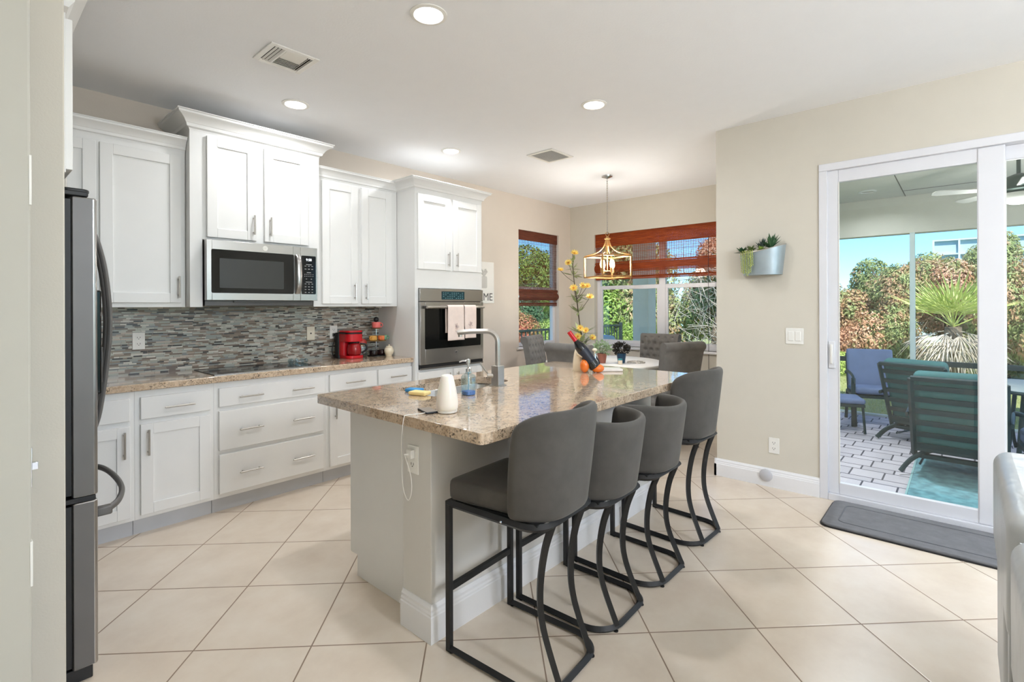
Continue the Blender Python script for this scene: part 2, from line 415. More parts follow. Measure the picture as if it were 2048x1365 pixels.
M['deadfrond'] = leafmat('dead_palm_frond', [(0.30, srgb(140, 128, 112)), (0.50, srgb(186, 176, 160)), (0.70, srgb(222, 214, 200))], 3, 0.1)
M['bark'] = plain('bark', srgb(122, 108, 92), 0.9, var=0.3, scale=12, bumpd=0.01, bscale=30)
M['twig'] = plain('bare_twig', srgb(176, 168, 156), 0.9, var=0.2)

def lawn_mat():
    t = NT('lawn_grass'); co = t.pos(); n = t.noise(co, 1.1, 4, 0.6); n2 = t.noise(co, 60, 3, 0.7)
    f = t.math('ADD', t.math('MULTIPLY', n, 0.5), t.math('MULTIPLY', n2, 0.5))
    col = t.ramp(f, [(0.35, srgb(112, 126, 70)), (0.5, srgb(156, 164, 104)), (0.65, srgb(190, 190, 134))])
    return t.pbr(col, 0.9, 0, t.bump(n2, 0.03, 0.8))
M['lawn'] = lawn_mat()

def paver_mat():
    t = NT('patio_pavers'); sp = t.n('SeparateXYZ'); t.set(sp.inputs[0], t.pos())
    # rows run along y; a row of squares then a thin row of bricks
    PX = 0.34
    xx = t.math('DIVIDE', t.math('ADD', sp.outputs[0], 10.0), PX); row = t.math('FLOOR', xx); fx = t.math('FRACT', xx)
    thin = t.math('GREATER_THAN', fx, 0.66)
    y = t.math('ADD', t.math('DIVIDE', t.math('ADD', sp.outputs[1], 20.0), 0.225), t.math('MULTIPLY_ADD', row, 0.5, t.math('MULTIPLY', thin, 0.25))); fy = t.math('FRACT', y)
    a = t.math('LESS_THAN', fx, 0.04); b = t.math('LESS_THAN', t.math('ABSOLUTE', t.math('SUBTRACT', fx, 0.66)), 0.02)
    c = t.math('LESS_THAN', fy, 0.055); gr = t.math('MAXIMUM', t.math('MAXIMUM', a, b), c)
    cv = t.n('CombineXYZ'); t.set(cv.inputs[0], t.math('FLOOR', y)); t.set(cv.inputs[1], t.math('MULTIPLY_ADD', row, 2.0, thin))
    wn = t.n('TexWhiteNoise'); wn.noise_dimensions = '3D'; t.set(wn.inputs['Vector'], cv.outputs[0])
    col = t.mix(wn.outputs[0], srgb(188, 183, 190), srgb(212, 206, 212)); col = t.mix(t.math('MULTIPLY', t.noise(t.pos(), 30, 4), 0.2), col, srgb(170, 160, 156))
    col = t.mix(gr, col, srgb(84, 82, 90))
    return t.pbr(col, 0.85, 0, t.bump(t.math('SUBTRACT', 1.0, gr), 0.006, 0.6))
M['paver'] = paver_mat()
M['rug'] = plain('teal_outdoor_rug', srgb(112, 160, 168), 0.95, var=0.3, scale=14, bumpd=0.003, bscale=90)
M['stucco'] = plain('exterior_stucco', srgb(226, 222, 208), 0.9, var=0.02, bumpd=0.004, bscale=60)
M['cushblue'] = plain('blue_grey_cushion', srgb(104, 122, 158), 0.9, var=0.12, scale=6, bumpd=0.002, bscale=60)
M['cushteal'] = plain('teal_cushion', srgb(58, 106, 108), 0.9, var=0.12, scale=6, bumpd=0.002, bscale=60)
M['patioframe'] = plain('dark_patio_metal', srgb(34, 58, 60), 0.5, 0.2, var=0.15)
M['sling'] = plain('teal_slat_metal', srgb(26, 52, 58), 0.5, 0.1, var=0.15)
M['railmetal'] = plain('dark_rail_metal', srgb(48, 66, 66), 0.5, 0.2, var=0.1)
M['postwhite'] = plain('pale_post', srgb(206, 220, 216), 0.6, var=0.03)

# ================================================================== the room
ZC = 2.743
YK, XS, XN, YC = 4.142, 4.076, 5.873, 1.460       # kitchen wall, slider wall, nook wall, corner of the nook
XL, YB = -0.62, -5.0                               # left wall and the wall behind the camera
def lshape(z0, z1):
    mb = MB(); P = [(XL-.15, YB-.15), (XS+.145, YB-.15), (XS+.145, YC-.16), (XN+.16, YC-.16), (XN+.16, YK+.16), (XL-.15, YK+.16)]
    return mb.prism(P, 2, z0, z1)
struct('floor', lshape(-0.12, 0), M['floor'], recalc=True)
struct('ceiling', lshape(ZC, ZC+0.15), M['ceil'])
# kitchen wall with the narrow window
wx0, wx1, wz0, wz1 = 4.752, 5.592, 0.835, 2.318
mb = MB().box(XL-.15, YK, 0, wx0, YK+.16, ZC).box(wx1, YK, 0, XN+.16, YK+.16, ZC).box(wx0, YK, 0, wx1, YK+.16, wz0).box(wx0, YK, wz1, wx1, YK+.16, ZC)
struct('wall_kitchen', mb, M['wallk'])
# nook wall with the wide window
ny0, ny1, nz0, nz1 = 1.845, 3.745, 0.815, 2.320
mb = MB().box(XN, YC-.16, 0, XN+.16, ny0, ZC).box(XN, ny1, 0, XN+.16, YK, ZC).box(XN, ny0, 0, XN+.16, ny1, nz0).box(XN, ny0, nz1, XN+.16, ny1, ZC)
struct('wall_nook', mb, M['wall'])
struct('wall_nook_side', MB().box(XS+.145, YC-.16, 0, XN, YC, ZC), M['wall'])
# wall of the sliding door
dy0, dy1, dz1 = -1.08, 0.748, 2.336
mb = MB().box(XS, dy1, 0, XS+.145, YC, ZC).box(XS, YB, 0, XS+.145, dy0, ZC).box(XS, dy0, dz1, XS+.145, dy1, ZC)
struct('wall_slider', mb, M['wall'])
# left wall, recess of the refrigerator, stub beside it
struct('wall_left', MB().box(XL-.15, YB, 0, XL, YK, ZC), M['wall'])
struct('wall_stub', MB().box(XL, 2.10, 0, 0.2395, 2.345, ZC), M['wall'], bevel=0.004)
# wall behind the camera; its wide glazed opening is added to let skylight in
bx0, bx1, bz1 = 0.2, 3.6, 2.4
mb = MB().box(XL-.15, YB-.15, 0, bx0, YB, ZC).box(bx1, YB-.15, 0, XS+.145, YB, ZC).box(bx0, YB-.15, bz1, bx1, YB, ZC)
struct('wall_back', mb, M['wall'])
mb = MB()
for x in (bx0, 1.30, 2.43, bx1-.06): mb.box(x, YB-.11, .06, x+.06, YB-.05, bz1-.06)
mb.box(bx0, YB-.11, 0, bx1, YB-.05, .06).box(bx0, YB-.11, bz1-.06, bx1, YB-.05, bz1)
struct('added_window', mb, M['alum'])
d3 = bpy.data.objects['added_window']
obj('glass_pane', MB().box(bx0+.02, YB-.083, .03, bx1-.02, YB-.077, bz1-.03), M['glass'], d3)
# unseen slab above everything, with eaves, added to keep the sun out
struct('sun_block_roof', MB().box(XL-.7, YB-.8, 2.94, 8.15, YK+.75, 3.1), M['stucco'])

# door leaf close to the camera
dl = struct('door_1', MB().box(-0.60, 1.742, 0.006, 0.1345, 1.779, 2.44), plain('door_shaded_paint', srgb(186, 183, 172), .6, var=.01), bevel=0.006, seg=3)  # leaf colour darkened to stand in for shade falling on it
obj('latch', MB().box(0.132, 1.752, .90, .1365, 1.769, 1.0).box(.134, 1.753, .943, .148, 1.767, .962), M['chrome'], dl, bevel=.001)
for z0, z1 in ((1.613, 1.738), (.654, .766)):
    obj('strike_plate', MB().box(0.131, 1.7405, z0, .1362, 1.769, z1), M['whitepl'], dl, bevel=.001)

# baseboards
def base_prof(h=0.135, t=0.017):
    return [(0,0),(t,0),(t,h*.70),(t*.82,h*.73),(t*.82,h*.78),(t*.62,h*.83),(t*.62,h*.90),(t*.3,h*.96),(t*.22,h),(0,h)]
def base_x(x, y0, y1, sgn):     # along y, on a wall at x, projecting to sgn*x
    return MB().prism([(x+sgn*a, b) for a, b in base_prof()], 1, y0, y1)
def base_y(y, x0, x1, sgn):
    return MB().prism([(y+sgn*a, b) for a, b in base_prof()], 0, x0, x1)
struct('baseboard_slider', base_x(XS, dy1, YC+.017, -1), M['trim'], smooth=20)
struct('baseboard_nook_side', base_y(YC, XS-.017, XN, 1), M['trim'], smooth=20)
struct('baseboard_nook', base_x(XN, YC+.02, YK, -1), M['trim'], smooth=20)
struct('baseboard_kitchen', base_y(YK, 3.54, XN-.02, -1), M['trim'], smooth=20)

# -------- windows of the nook (frame, sashes, panes, sill)
def win_y(name, x0, x1, z0, z1, yw, meet):      # window in a wall facing -y
    fr = MB(); a = .045; y0, y1 = yw+.07, yw+.12
    fr.box(x0, y0, z0, x0+a, y1, z1).box(x1-a, y0, z0, x1, y1, z1).box(x0+a, y0, z0, x1-a, y1, z0+a).box(x0+a, y0, z1-a, x1-a, y1, z1).box(x0+a, y0+.002, meet-.025, x1-a, y1-.01, meet+.025)
    w_ = struct(name, fr, M['alum'], bevel=.003)
    obj('glass_pane', MB().box(x0+a*.6, yw+.092, z0+a*.6, x1-a*.6, yw+.097, z1-a*.6), M['glass'], w_)
    obj('window_sill', MB().box(x0-.04, yw-.03, z0-.028, x1+.04, yw+.07, z0), M['trim'], w_, bevel=.004)
win_y('window_1', wx0, wx1, wz0, wz1, YK, 1.575)
fr = MB(); a = .05; X0, X1 = XN+.07, XN+.12
for yy in (ny0, ny1-a): fr.box(X0, yy, nz0, X1, yy+a, nz1)
fr.box(X0, 2.755, nz0, X1, 2.84, nz1)
for q0, q1 in ((ny0+a, 2.755), (2.84, ny1-a)): fr.box(X0, q0, nz0, X1, q1, nz0+a).box(X0, q0, nz1-a, X1, q1, nz1)
wn_ = struct('window_2', fr, M['alum'], bevel=.003)
for yy0, yy1 in ((2.84, ny1-a), (ny0+a, 2.755)):
    mb = MB().box(X0+.005, yy0, 1.57, X1-.01, yy1, 1.62).box(X0+.005, yy0, nz0+a, X1-.02, yy0+.03, 1.57).box(X0+.005, yy1-.03, nz0+a, X1-.02, yy1, 1.57).box(X0+.005, yy0, nz0+a, X1-.02, yy1, nz0+a+.03)
    obj('sash', mb, M['alum'], wn_, bevel=.002)
    obj('glass_pane', MB().box(XN+.094, yy0-.01, nz0+.03, XN+.099, yy1+.01, nz1-.03), M['glass'], wn_)
obj('window_sill', MB().box(XN-.035, ny0-.05, nz0-.03, XN+.07, ny1+.05, nz0), M['trim'], wn_, bevel=.004)

# -------- sliding glass door
fr = MB(); xa, xb = XS-.012, XS+.12
fr.box(xa, dy1-.05, 0, xb, dy1, dz1-.05).box(xa, dy0, 0, xb, dy0+.05, dz1-.05).box(xa, dy0, dz1-.05, xb, dy1, dz1).box(xa, dy0+.05, 0, xb, dy1-.05, .045)
dr = struct('door_2', fr, M['alum'], bevel=.003)
def panel(y0, y1, x, st=.06):
    mb = MB(); t = .035; b, tp = .12, .085
    mb.box(x, y0, .045, x+t, y0+st, dz1-.05).box(x, y1-st, .045, x+t, y1, dz1-.05).box(x, y0+st, .045, x+t, y1-st, .045+b-.04).box(x, y0+st, dz1-.05-tp, x+t, y1-st, dz1-.05)
    p = obj('sliding_panel', mb, M['alum'], dr, bevel=.004)
    obj('glass_pane', MB().box(x+.014, y0+st-.01, .11, x+.02, y1-st+.01, dz1-.12), M['glass'], p)
    obj('glazing_bead', MB().box(x-.003, y0+st, .122, x+.004, y0+st+.006, dz1-.135).box(x-.003, y1-st-.006, .122, x+.004, y1-st, dz1-.135), M['whitepl'], p)
    return p
pn = panel(-0.185, 0.70, XS+.012, .065)
# wide meeting stile
obj('meeting_stile', MB().box(XS+.006, -.19, .045, XS+.05, -.068, dz1-.05), M['alum'], dr, bevel=.008, seg=3)
panel(-1.03, -.10, XS+.062, .09)
hb = MB().box(XS-.006, .655, .915, XS+.014, .695, 1.10)
h_ = obj('door_pull', hb, M['alum'], pn, bevel=.004)
obj('grip', MB().box(XS-.016, .668, .945, XS-.004, .682, 1.08), M['whitepl'], h_, bevel=.003)
obj('lock_screw', MB().lathe([(.0,0),(.006,0),(.006,.004),(0,.004)], n=12, m=Matrix.Translation((XS-.010, .722, 1.39)) @ Matrix.Rotation(PI/2,4,'Y')), M['chrome'], dr)

# ================================================================== cabinets
def shaker(mb, x0, x1, z0, z1, y, st=.062, t=.02, rec=.009):
    mb.box(x0, y, z0, x0+st, y+t, z1); mb.box(x1-st, y, z0, x1, y+t, z1)
    mb.box(x0+st, y, z0, x1-st, y+t, z0+st); mb.box(x0+st, y, z1-st, x1-st, y+t, z1)
    mb.box(x0+st-.002, y+rec, z0+st-.002, x1-st+.002, y+t-.001, z1-st+.002); return mb
def bar_v(x, z0, z1, y, r=.0055, so=.028):
    mb = MB().tube([(x, y-so, z0), (x, y-so, z1)], r, 10)
    for z in (z0+.018, z1-.018): mb.tube([(x, y-so, z), (x, y+.001, z)], .004, 8)
    return mb
def bar_h(x0, x1, z, y, r=.0055, so=.028):
    mb = MB().tube([(x0, y-so, z), (x1, y-so, z)], r, 10)
    for x in (x0+.022, x1-.022): mb.tube([(x, y-so, z), (x, y+.001, z)], .004, 8)
    return mb
def door(par, x0, x1, z0, z1, y, hx=None, hz=None):
    d = obj('door', shaker(MB(), x0, x1, z0, z1, y), M['cab'], par, bevel=.0018, seg=2)
    if hx is not None: obj('handle', bar_v(hx, hz[0], hz[1], y), M['nickel'], d)
    return d
def drawer(par, x0, x1, z0, z1, y, hs):
    d = obj('drawer', MB().box(x0, y, z0, x1, y+.02, z1), M['cab'], par, bevel=.003, seg=2)
    for a, b in hs: obj('handle', bar_h(a, b, (z0+z1)/2-.006, y), M['nickel'], d)
    return d
def crown(par, x0, x1, yf, yb, z0, z1, out, left=True, right=True):
    # stacked profile swept round the front and the free ends
    pr = [(0, 0), (.006, 0), (.010, .10), (.20, .16), (.26, .34), (.30, .36), (.42, .52), (.66, .70), (.86, .78), (.90, .80), (.92, .92), (1.0, .94), (1.0, 1.0), (0, 1.0)]
    pr = [(a*out+.002, z0+b*(z1-z0)) for a, b in pr]
    path = []
    L = 1 if left else 0; Rr = 1 if right else 0
    vs = []; n = len(pr)
    for a, z in pr:
        vs.append([(x0-a*L, yb, z), (x0-a*L, yf-a, z), (x1+a*Rr, yf-a, z), (x1+a*Rr, yb, z)])
    mb = MB(); vv = [p for r_ in vs for p in r_]; f = []
    for i in range(n):
        j = (i+1) % n
        for k in range(3): f.append((i*4+k, i*4+k+1, j*4+k+1, j*4+k))
    f.append(tuple(i*4 for i in range(n))); f.append(tuple(i*4+3 for i in range(n)))
    mb.add(vv, f)
    mb.box(x0+.004, yf+.01, z1-.012, x1-.004, yb, z1-.002)
    return obj('crown_molding', mb, M['cab'], par, smooth=25)

YF = 3.625            # face frames of the base cabinets
YD = YF-.02
zb, zt = .10, .862
def base_cab(x0, x1, label):
    t = thing('base_cabinet', label, 'cabinet', ((x0+x1)/2, 3.88, 0), 'base cabinets along the kitchen wall')
    obj('carcass', MB().box(x0, YF, zb, x1, YK-.002, zt), M['cab'], t, bevel=.001)
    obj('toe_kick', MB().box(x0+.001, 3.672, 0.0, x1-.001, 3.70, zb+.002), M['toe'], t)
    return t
t = base_cab(.24, .718, 'white base cabinet half hidden behind the refrigerator, one drawer above one door')
drawer(t, .31, .694, .690, .822, YD, [(.40, .555)]); door(t, .31, .694, .125, .660, YD, .664, (.48, .633))
t = base_cab(.7185, 1.138, 'white base cabinet with one drawer over one door, left of the cooktop')
drawer(t, .745, 1.113, .690, .822, YD, [(.862, 1.02)]); door(t, .745, 1.113, .125, .660, YD, .780, (.478, .630))
t = base_cab(1.1385, 1.908, 'wide white cabinet of three stacked drawers under the cooktop')
for z0, z1 in ((.700, .822), (.413, .672), (.130, .386)): drawer(t, 1.165, 1.884, z0, z1, YD, [(1.282, 1.434), (1.640, 1.797)])
t = base_cab(1.9085, 2.352, 'white base cabinet under the red coffee maker, one drawer above one door')
drawer(t, 1.934, 2.345, .700, .828, YD, [(2.057, 2.225)]); door(t, 1.934, 2.345, .125, .672, YD, 1.975, (.49, .64))
t = base_cab(2.3525, 2.709, 'narrow white base cabinet next to the tall oven cabinet')
drawer(t, 2.364, 2.702, .700, .828, YD, [(2.470, 2.630)]); door(t, 2.364, 2.702, .125, .672, YD, 2.40, (.49, .64))

# wall cabinets
YU = 3.83
t = thing('upper_cabinet', 'tall white wall cabinet left of the microwave, one door partly behind the refrigerator', 'cabinet', (.62, 3.98, 1.354), 'white wall cabinets')
obj('carcass', MB().box(.10, YU, 1.354, 1.037, YK-.002, 2.385), M['cab'], t, bevel=.001)
door(t, .150, .574, 1.383, 2.342, YU-.02, .20, (1.415, 1.555)); door(t, .592, 1.008, 1.383, 2.342, YU-.02, .992, (1.415, 1.555))
crown(t, .10, 1.037, YU, YK-.002, 2.378, 2.468, .055, False, False)
YT = 3.75
t = thing('upper_cabinet', 'raised white two-door wall cabinet above the microwave, with the highest crown', 'cabinet', (1.48, 3.95, 1.80), 'white wall cabinets')
obj('carcass', MB().box(1.040, YT, 1.354, 1.114, YK-.002, 2.52).box(1.878, YT, 1.354, 1.926, YK-.002, 2.52).box(1.113, YT, 1.803, 1.879, YK-.002, 2.52), M['cab'], t, bevel=.001)
door(t, 1.137, 1.452, 1.822, 2.494, YT-.02, 1.428, (1.862, 1.998)); door(t, 1.506, 1.830, 1.822, 2.494, YT-.02, 1.543, (1.862, 1.998))
crown(t, 1.040, 1.926, YT, YK-.002, 2.516, 2.622, .085, True, True)
t = thing('upper_cabinet', 'white two-door wall cabinet between the microwave and the wall oven', 'cabinet', (2.3, 3.98, 1.354), 'white wall cabinets')
obj('carcass', MB().box(1.929, YU, 1.354, 2.7075, YK-.002, 2.385), M['cab'], t, bevel=.001)
door(t, 1.985, 2.302, 1.377, 2.369, YU-.02, 2.267, (1.41, 1.549)); door(t, 2.340, 2.642, 1.377, 2.369, YU-.02, 2.376, (1.41, 1.549))
crown(t, 1.929, 2.7075, YU, YK-.002, 2.385, 2.472, .055, False, False)

# tall oven cabinet
YO = 3.57; ox0, ox1 = 2.712, 3.535
t = thing('oven_cabinet', 'tall white cabinet that holds the wall oven, two doors on top', 'cabinet', (3.12, 3.85, 0))
mb = MB().box(ox0, YO, zb, ox1, YK-.002, .790).box(ox0, YO, 1.515, ox1, YK-.002, 2.392)
mb.box(ox0, YO, .789, 2.748, YK-.002, 1.516).box(3.527, YO, .789, ox1, YK-.002, 1.516).box(2.74, 4.0, .789, 3.53, YK-.002, 1.516)
obj('carcass', mb, M['cab'], t, bevel=.001)
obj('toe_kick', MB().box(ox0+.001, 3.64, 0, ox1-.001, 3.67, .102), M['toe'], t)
door(t, 2.735, 3.112, 1.684, 2.352, YO-.02, 3.078, (1.72, 1.852)); door(t, 3.145, 3.512, 1.684, 2.352, YO-.02, 3.182, (1.72, 1.852))
door(t, 2.735, 3.112, .125, .77, YO-.02, 3.078, (.60, .74)); door(t, 3.145, 3.512, .125, .77, YO-.02, 3.182, (.60, .74))
crown(t, ox0, ox1, YO, YK-.002, 2.388, 2.480, .075, True, True)

# counter on the kitchen wall and backsplash
obj('c', MB(), None).name = 'tmp_c'; bpy.data.objects.remove(bpy.data.objects['tmp_c'])
ct = tag(obj('countertop', MB().box(.24, 3.590, .863, 2.711, YK-.001, .904), M['granite'], bevel=.005, seg=3), 'speckled beige granite worktop along the backsplash, under the microwave', 'countertop')
tag(obj('backsplash', MB().box(.14, YK-.012, .9045, 2.711, YK-.0005, 1.3535), M['mosaic']), 'thin-strip glass and stone mosaic backsplash in greys and browns', 'backsplash')

# cooktop
t = thing('cooktop', 'black glass cooktop with steel edge set into the back worktop', 'cooktop', (1.5, 3.86, .904))
obj('glass_top', MB().prism(rpoly(1.150, 3.645, 1.872, 4.075, .012), 2, .9045, .9085), M['blackgloss'], t, bevel=.001)
obj('steel_edge', MB().box(1.148, 3.640, .9045, 1.874, 3.6445, .910), M['steel'], t)
for x, y, r in ((1.32, 3.95, .075), (1.32, 3.76, .095), (1.70, 3.95, .095), (1.70, 3.76, .075)):
    obj('burner_ring', MB().lathe([(r, 0), (r, .0004), (r-.003, .0004), (r-.003, 0)], (x, y, .9086), 40, cap=False), M['steeldark'], t)
t = thing('glass_trivet', 'small clear glass trivet of round beads lying on the cooktop', 'trivet', (1.84, 3.93, .9086))
mb = MB()
for i in range(9): mb.ball((1.84+.062*math.cos(i*2*PI/9), 3.93+.055*math.sin(i*2*PI/9), .925), .017, n=10)
obj('bead_ring', mb, M['clear'], t)
obj('wire', MB().tube([(1.84+.062*math.cos(i*2*PI/24), 3.93+.055*math.sin(i*2*PI/24), .925) for i in range(24)], .003, 6, True), M['chrome'], t)

# microwave
mx0, mx1, mz0, mz1, my = 1.118, 1.876, 1.400, 1.800, 3.685
t = thing('microwave', 'stainless over-the-range microwave with dark window and handle', 'microwave', (1.5, 3.9, 1.36))
obj('body', MB().box(mx0+.004, my+.04, mz0+.006, mx1-.004, YK-.004, mz1), M['steeldark'], t, bevel=.002)
obj('underside', MB().box(mx0+.006, my+.06, 1.362, mx1-.006, YK-.02, mz0+.008).box(1.30, my+.05, 1.383, 1.66, my+.061, 1.40), M['steeldark'], t, bevel=.002)
door_w = 1.745
dm = MB(); gx0, gx1, gz0, gz1 = 1.150, 1.690, 1.452, 1.735
dm.box(mx0, my, mz0, gx0, my+.042, mz1).box(gx1, my, mz0, door_w, my+.042, mz1).box(gx0, my, mz0, gx1, my+.042, gz0).box(gx0, my, gz1, gx1, my+.042, mz1)
dd = obj('door', dm, M['steel'], t, bevel=.0015)
obj('window', MB().prism(rpoly(gx0-.004, gz0-.004, gx1+.004, gz1+.004, .010), 1, my-.0025, my+.02), M['blackgloss'], dd)
obj('inner_window', MB().prism(rpoly(gx0+.045, gz0+.03, gx1-.07, gz1-.055, .004), 1, my-.0032, my), plain('window_mesh', srgb(44, 45, 42), 0.3), dd)
hp = [(1.722, my-.006, 1.452), (1.722, my-.030, 1.50), (1.722, my-.036, 1.59), (1.722, my-.030, 1.69), (1.722, my-.006, 1.738)]
obj('handle', MB().tube(smooth_path(hp, 6), .018, 12, flat=.45, up=(1,0,0)), M['steelv'], dd)
cp = obj('control_panel', MB().box(door_w+.001, my, mz0, mx1, my+.042, mz1), M['steel'], t, bevel=.0015)
obj('key_field', MB().prism(rpoly(door_w+.008, 1.448, mx1-.012, 1.738, .006), 1, my-.0025, my+.01), M['blackgloss'], cp)
pc = (door_w+.008+mx1-.012)/2
obj('clock_display', text_mb('9:58', .026, .0004, face_negy(pc, my-.0032, 1.707)), M['digits'], cp, local=False)
keys = MB()
for zi, nrow, wk in ((1.672, 1, .045), (1.660, 3, .014), (1.638, 3, .014), (1.612, 1, .032), (1.598, 5, .006), (1.584, 5, .006), (1.563, 2, .010), (1.540, 1, .05), (1.526, 3, .013), (1.504, 3, .013), (1.484, 3, .013), (1.462, 3, .013)):
    for k in range(nrow):
        xx = pc + (k-(nrow-1)/2)*(.078/max(nrow, 1) if nrow > 1 else 0)
        keys.box(xx-wk/2, my-.0030, zi-.0028, xx+wk/2, my-.0026, zi+.0022)
obj('printed_lettering', keys, plain('legend_grey', srgb(150, 150, 148), .5), cp)
obj('round_emblem', MB().lathe([(.018, 0), (.018, .0015), (.0155, .0015), (.0155, .0008), (0.0001, .0008)], n=28, cap=False, m=Matrix.Translation((1.49, my, 1.769)) @ Matrix.Rotation(PI/2, 4, 'X')), M['chrome'], dd)
obj('emblem_letters', text_mb('GE', .018, .0006, face_negy(1.49, my-.0018, 1.769)), M['chrome'], dd)

# wall oven
oz0, oz1, oy = .795, 1.510, 3.545; a0, a1 = 2.750, 3.525
t = thing('built_in_oven', 'stainless single wall oven with dark window under white cabinet doors', 'oven', (3.14, 3.8, .79))
obj('body', MB().box(a0+.003, oy+.035, oz0+.01, a1-.003, 3.99, oz1-.004), M['steeldark'], t)
cpn = obj('control_panel', MB().box(a0, oy, 1.398, a1, oy+.036, oz1), M['steel'], t, bevel=.002)
obj('touch_display', MB().prism(rpoly(2.995, 1.415, 3.275, 1.490, .004), 1, oy-.002, oy+.01), plain('oven_display', srgb(24, 58, 66), 0.1), cpn)
lg = MB()
for i in range(4):
    for j in range(10):
        if (i*7+j*3) % 5: lg.box(3.01+j*.026, oy-.0026, 1.425+i*.016, 3.01+j*.026+.012, oy-.0021, 1.429+i*.016)
obj('printed_lettering', lg, plain('legend_teal', srgb(110, 170, 178), .5), cpn)
ww0, ww1, wz_0, wz_1 = 2.803, 3.482, .975, 1.345
od = MB().box(a0, oy-.004, .835, ww0, oy+.034, 1.392).box(ww1, oy-.004, .835, a1, oy+.034, 1.392).box(ww0, oy-.004, .835, ww1, oy+.034, wz_0).box(ww0, oy-.004, wz_1, ww1, oy+.034, 1.392)
dd = obj('oven_door', od, M['steel'], t, bevel=.002)
obj('window', MB().prism(rpoly(ww0-.004, wz_0-.004, ww1+.004, wz_1+.006, .008), 1, oy-.006, oy+.02), M['blackgloss'], dd)
hy = oy-.052
hb = MB().tube([(a0+.035, hy, 1.345), (a1-.035, hy, 1.345)], .0125, 14)
hd = obj('handle', hb, M['nickel'], dd)
obj('end_bracket', MB().box(a0+.040, hy, 1.332, a0+.062, oy, 1.358), M['steeldark'], hd, bevel=.003)
obj('end_bracket', MB().box(a1-.062, hy, 1.332, a1-.040, oy, 1.358), M['steeldark'], hd, bevel=.003)
obj('vent_trim', MB().box(a0, oy+.004, oz0, a1, oy+.036, .832), M['blackpl'], t, bevel=.001)
obj('lower_trim', MB().box(a0, oy, oz0-.004, a1, oy+.036, oz0+.010), M['steel'], t)
obj('round_emblem', MB().lathe([(.019, 0), (.019, .002), (.016, .002), (.016, .001), (0.0001, .001)], n=28, cap=False, m=Matrix.Translation((3.165, oy-.004, .925)) @ Matrix.Rotation(PI/2, 4, 'X')), M['chrome'], dd)
obj('emblem_letters', text_mb('GE', .019, .0006, face_negy(3.165, oy-.0062, .925)), M['steeldark'], dd)

# tea towels folded over the oven handle
def towel(x0, x1, zfront, zback, label, seed):
    N, K = 14, 40; th = .0035
    prof = []
    r = .0185
    zt_ = 1.345
    for i in range(K+1):
        s_ = i/K
        if s_ < .55: z = zfront + (zt_-zfront)*(s_/.55); prof.append((hy-r, z))
        elif s_ < .70:
            a = PI*(s_-.55)/.15; prof.append((hy-r*math.cos(a), zt_+r*math.sin(a)))
        else: z = zt_-(zt_-zback)*((s_-.70)/.30); prof.append((hy+r, z))
    vs = []; f = []
    for i, (y, z) in enumerate(prof):
        for j in range(N+1):
            u = j/N; x = x0+(x1-x0)*u
            drop = max(0, (zt_-z))/.35
            wav = .006*math.sin(u*9+seed+drop*2)*drop
            vs.append((x+.004*math.sin(z*30+seed)*drop*(u-.5), y+(wav if y < hy else abs(wav)*.3), z))
    for i in range(K):
        for j in range(N): a = i*(N+1)+j; f.append((a, a+1, a+N+2, a+N+1))
    t = thing('tea_towel', label, 'towel', ((x0+x1)/2, hy, zfront))
    o = obj('cloth', MB().add(vs, f), M['towel'], t, smooth=80, recalc=False)
    m = o.modifiers.new('s', 'SOLIDIFY'); m.thickness = th; m.offset = 0
    rr = random.Random(seed*10); em = MB()
    cx = (x0+x1)/2; zc = zfront+.10
    for k in range(26):
        ph = rr.random()*2*PI; q = rr.random()*.035; px, pz = cx+math.cos(ph)*q*.8, zc+math.sin(ph)*q*1.5+.02
        em.tube([(px, hy-r-.0055, pz), (px+rr.uniform(-.01, .01), hy-r-.0065, pz+rr.uniform(.004, .016)), (px+rr.uniform(-.012, .012), hy-r-.0055, pz+rr.uniform(-.004, .012))], .0011, 5)
    obj('embroidery', em, plain('embroidery_grey', srgb(186, 168, 166), .9), t)
towel(3.010, 3.205, 1.040, 1.11, 'pink tea towel with grey embroidery hanging over the oven handle, the wider one', 1)
towel(3.215, 3.365, 1.052, 1.16, 'narrower pink tea towel hanging over the oven handle beside the wider towel', 3)

# cabinet over the refrigerator
t = thing('over_fridge_cabinet', 'white cabinet above the refrigerator, seen from its side', 'cabinet', (0, 2.8, 1.83))
obj('carcass', MB().box(XL+.002, 2.352, 1.832, .272, 3.30, 2.40), M['cab'], t, bevel=.002)
for y0, y1, hy_ in ((2.362, 2.820, 2.79), (2.832, 3.29, 2.86)):
    mb = MB(); x = .272; st = .06
    mb.box(x, y0, 1.845, x+.02, y0+st, 2.38).box(x, y1-st, 1.845, x+.02, y1, 2.38).box(x, y0+st, 1.845, x+.02, y1-st, 1.905).box(x, y0+st, 2.32, x+.02, y1-st, 2.38).box(x+.001, y0+st-.001, 1.90, x+.011, y1-st+.001, 2.325)
    d = obj('door', mb, M['cab'], t, bevel=.0018)
    mb = MB().tube([(x+.048, hy_, 1.815), (x+.048, hy_, 1.95)], .0055, 10)
    for z in (1.87, 1.93): mb.tube([(x+.048, hy_, z), (x+.019, hy_, z)], .004, 8)
    obj('handle', mb, M['nickel'], d)
mb = MB().prism([(.262, 2.395), (.275, 2.395), (.290, 2.42), (.300, 2.455), (.335, 2.475), (.338, 2.49), (.262, 2.49)], 1, 2.30, 3.30)
obj('crown_molding', mb, M['cab'], t)

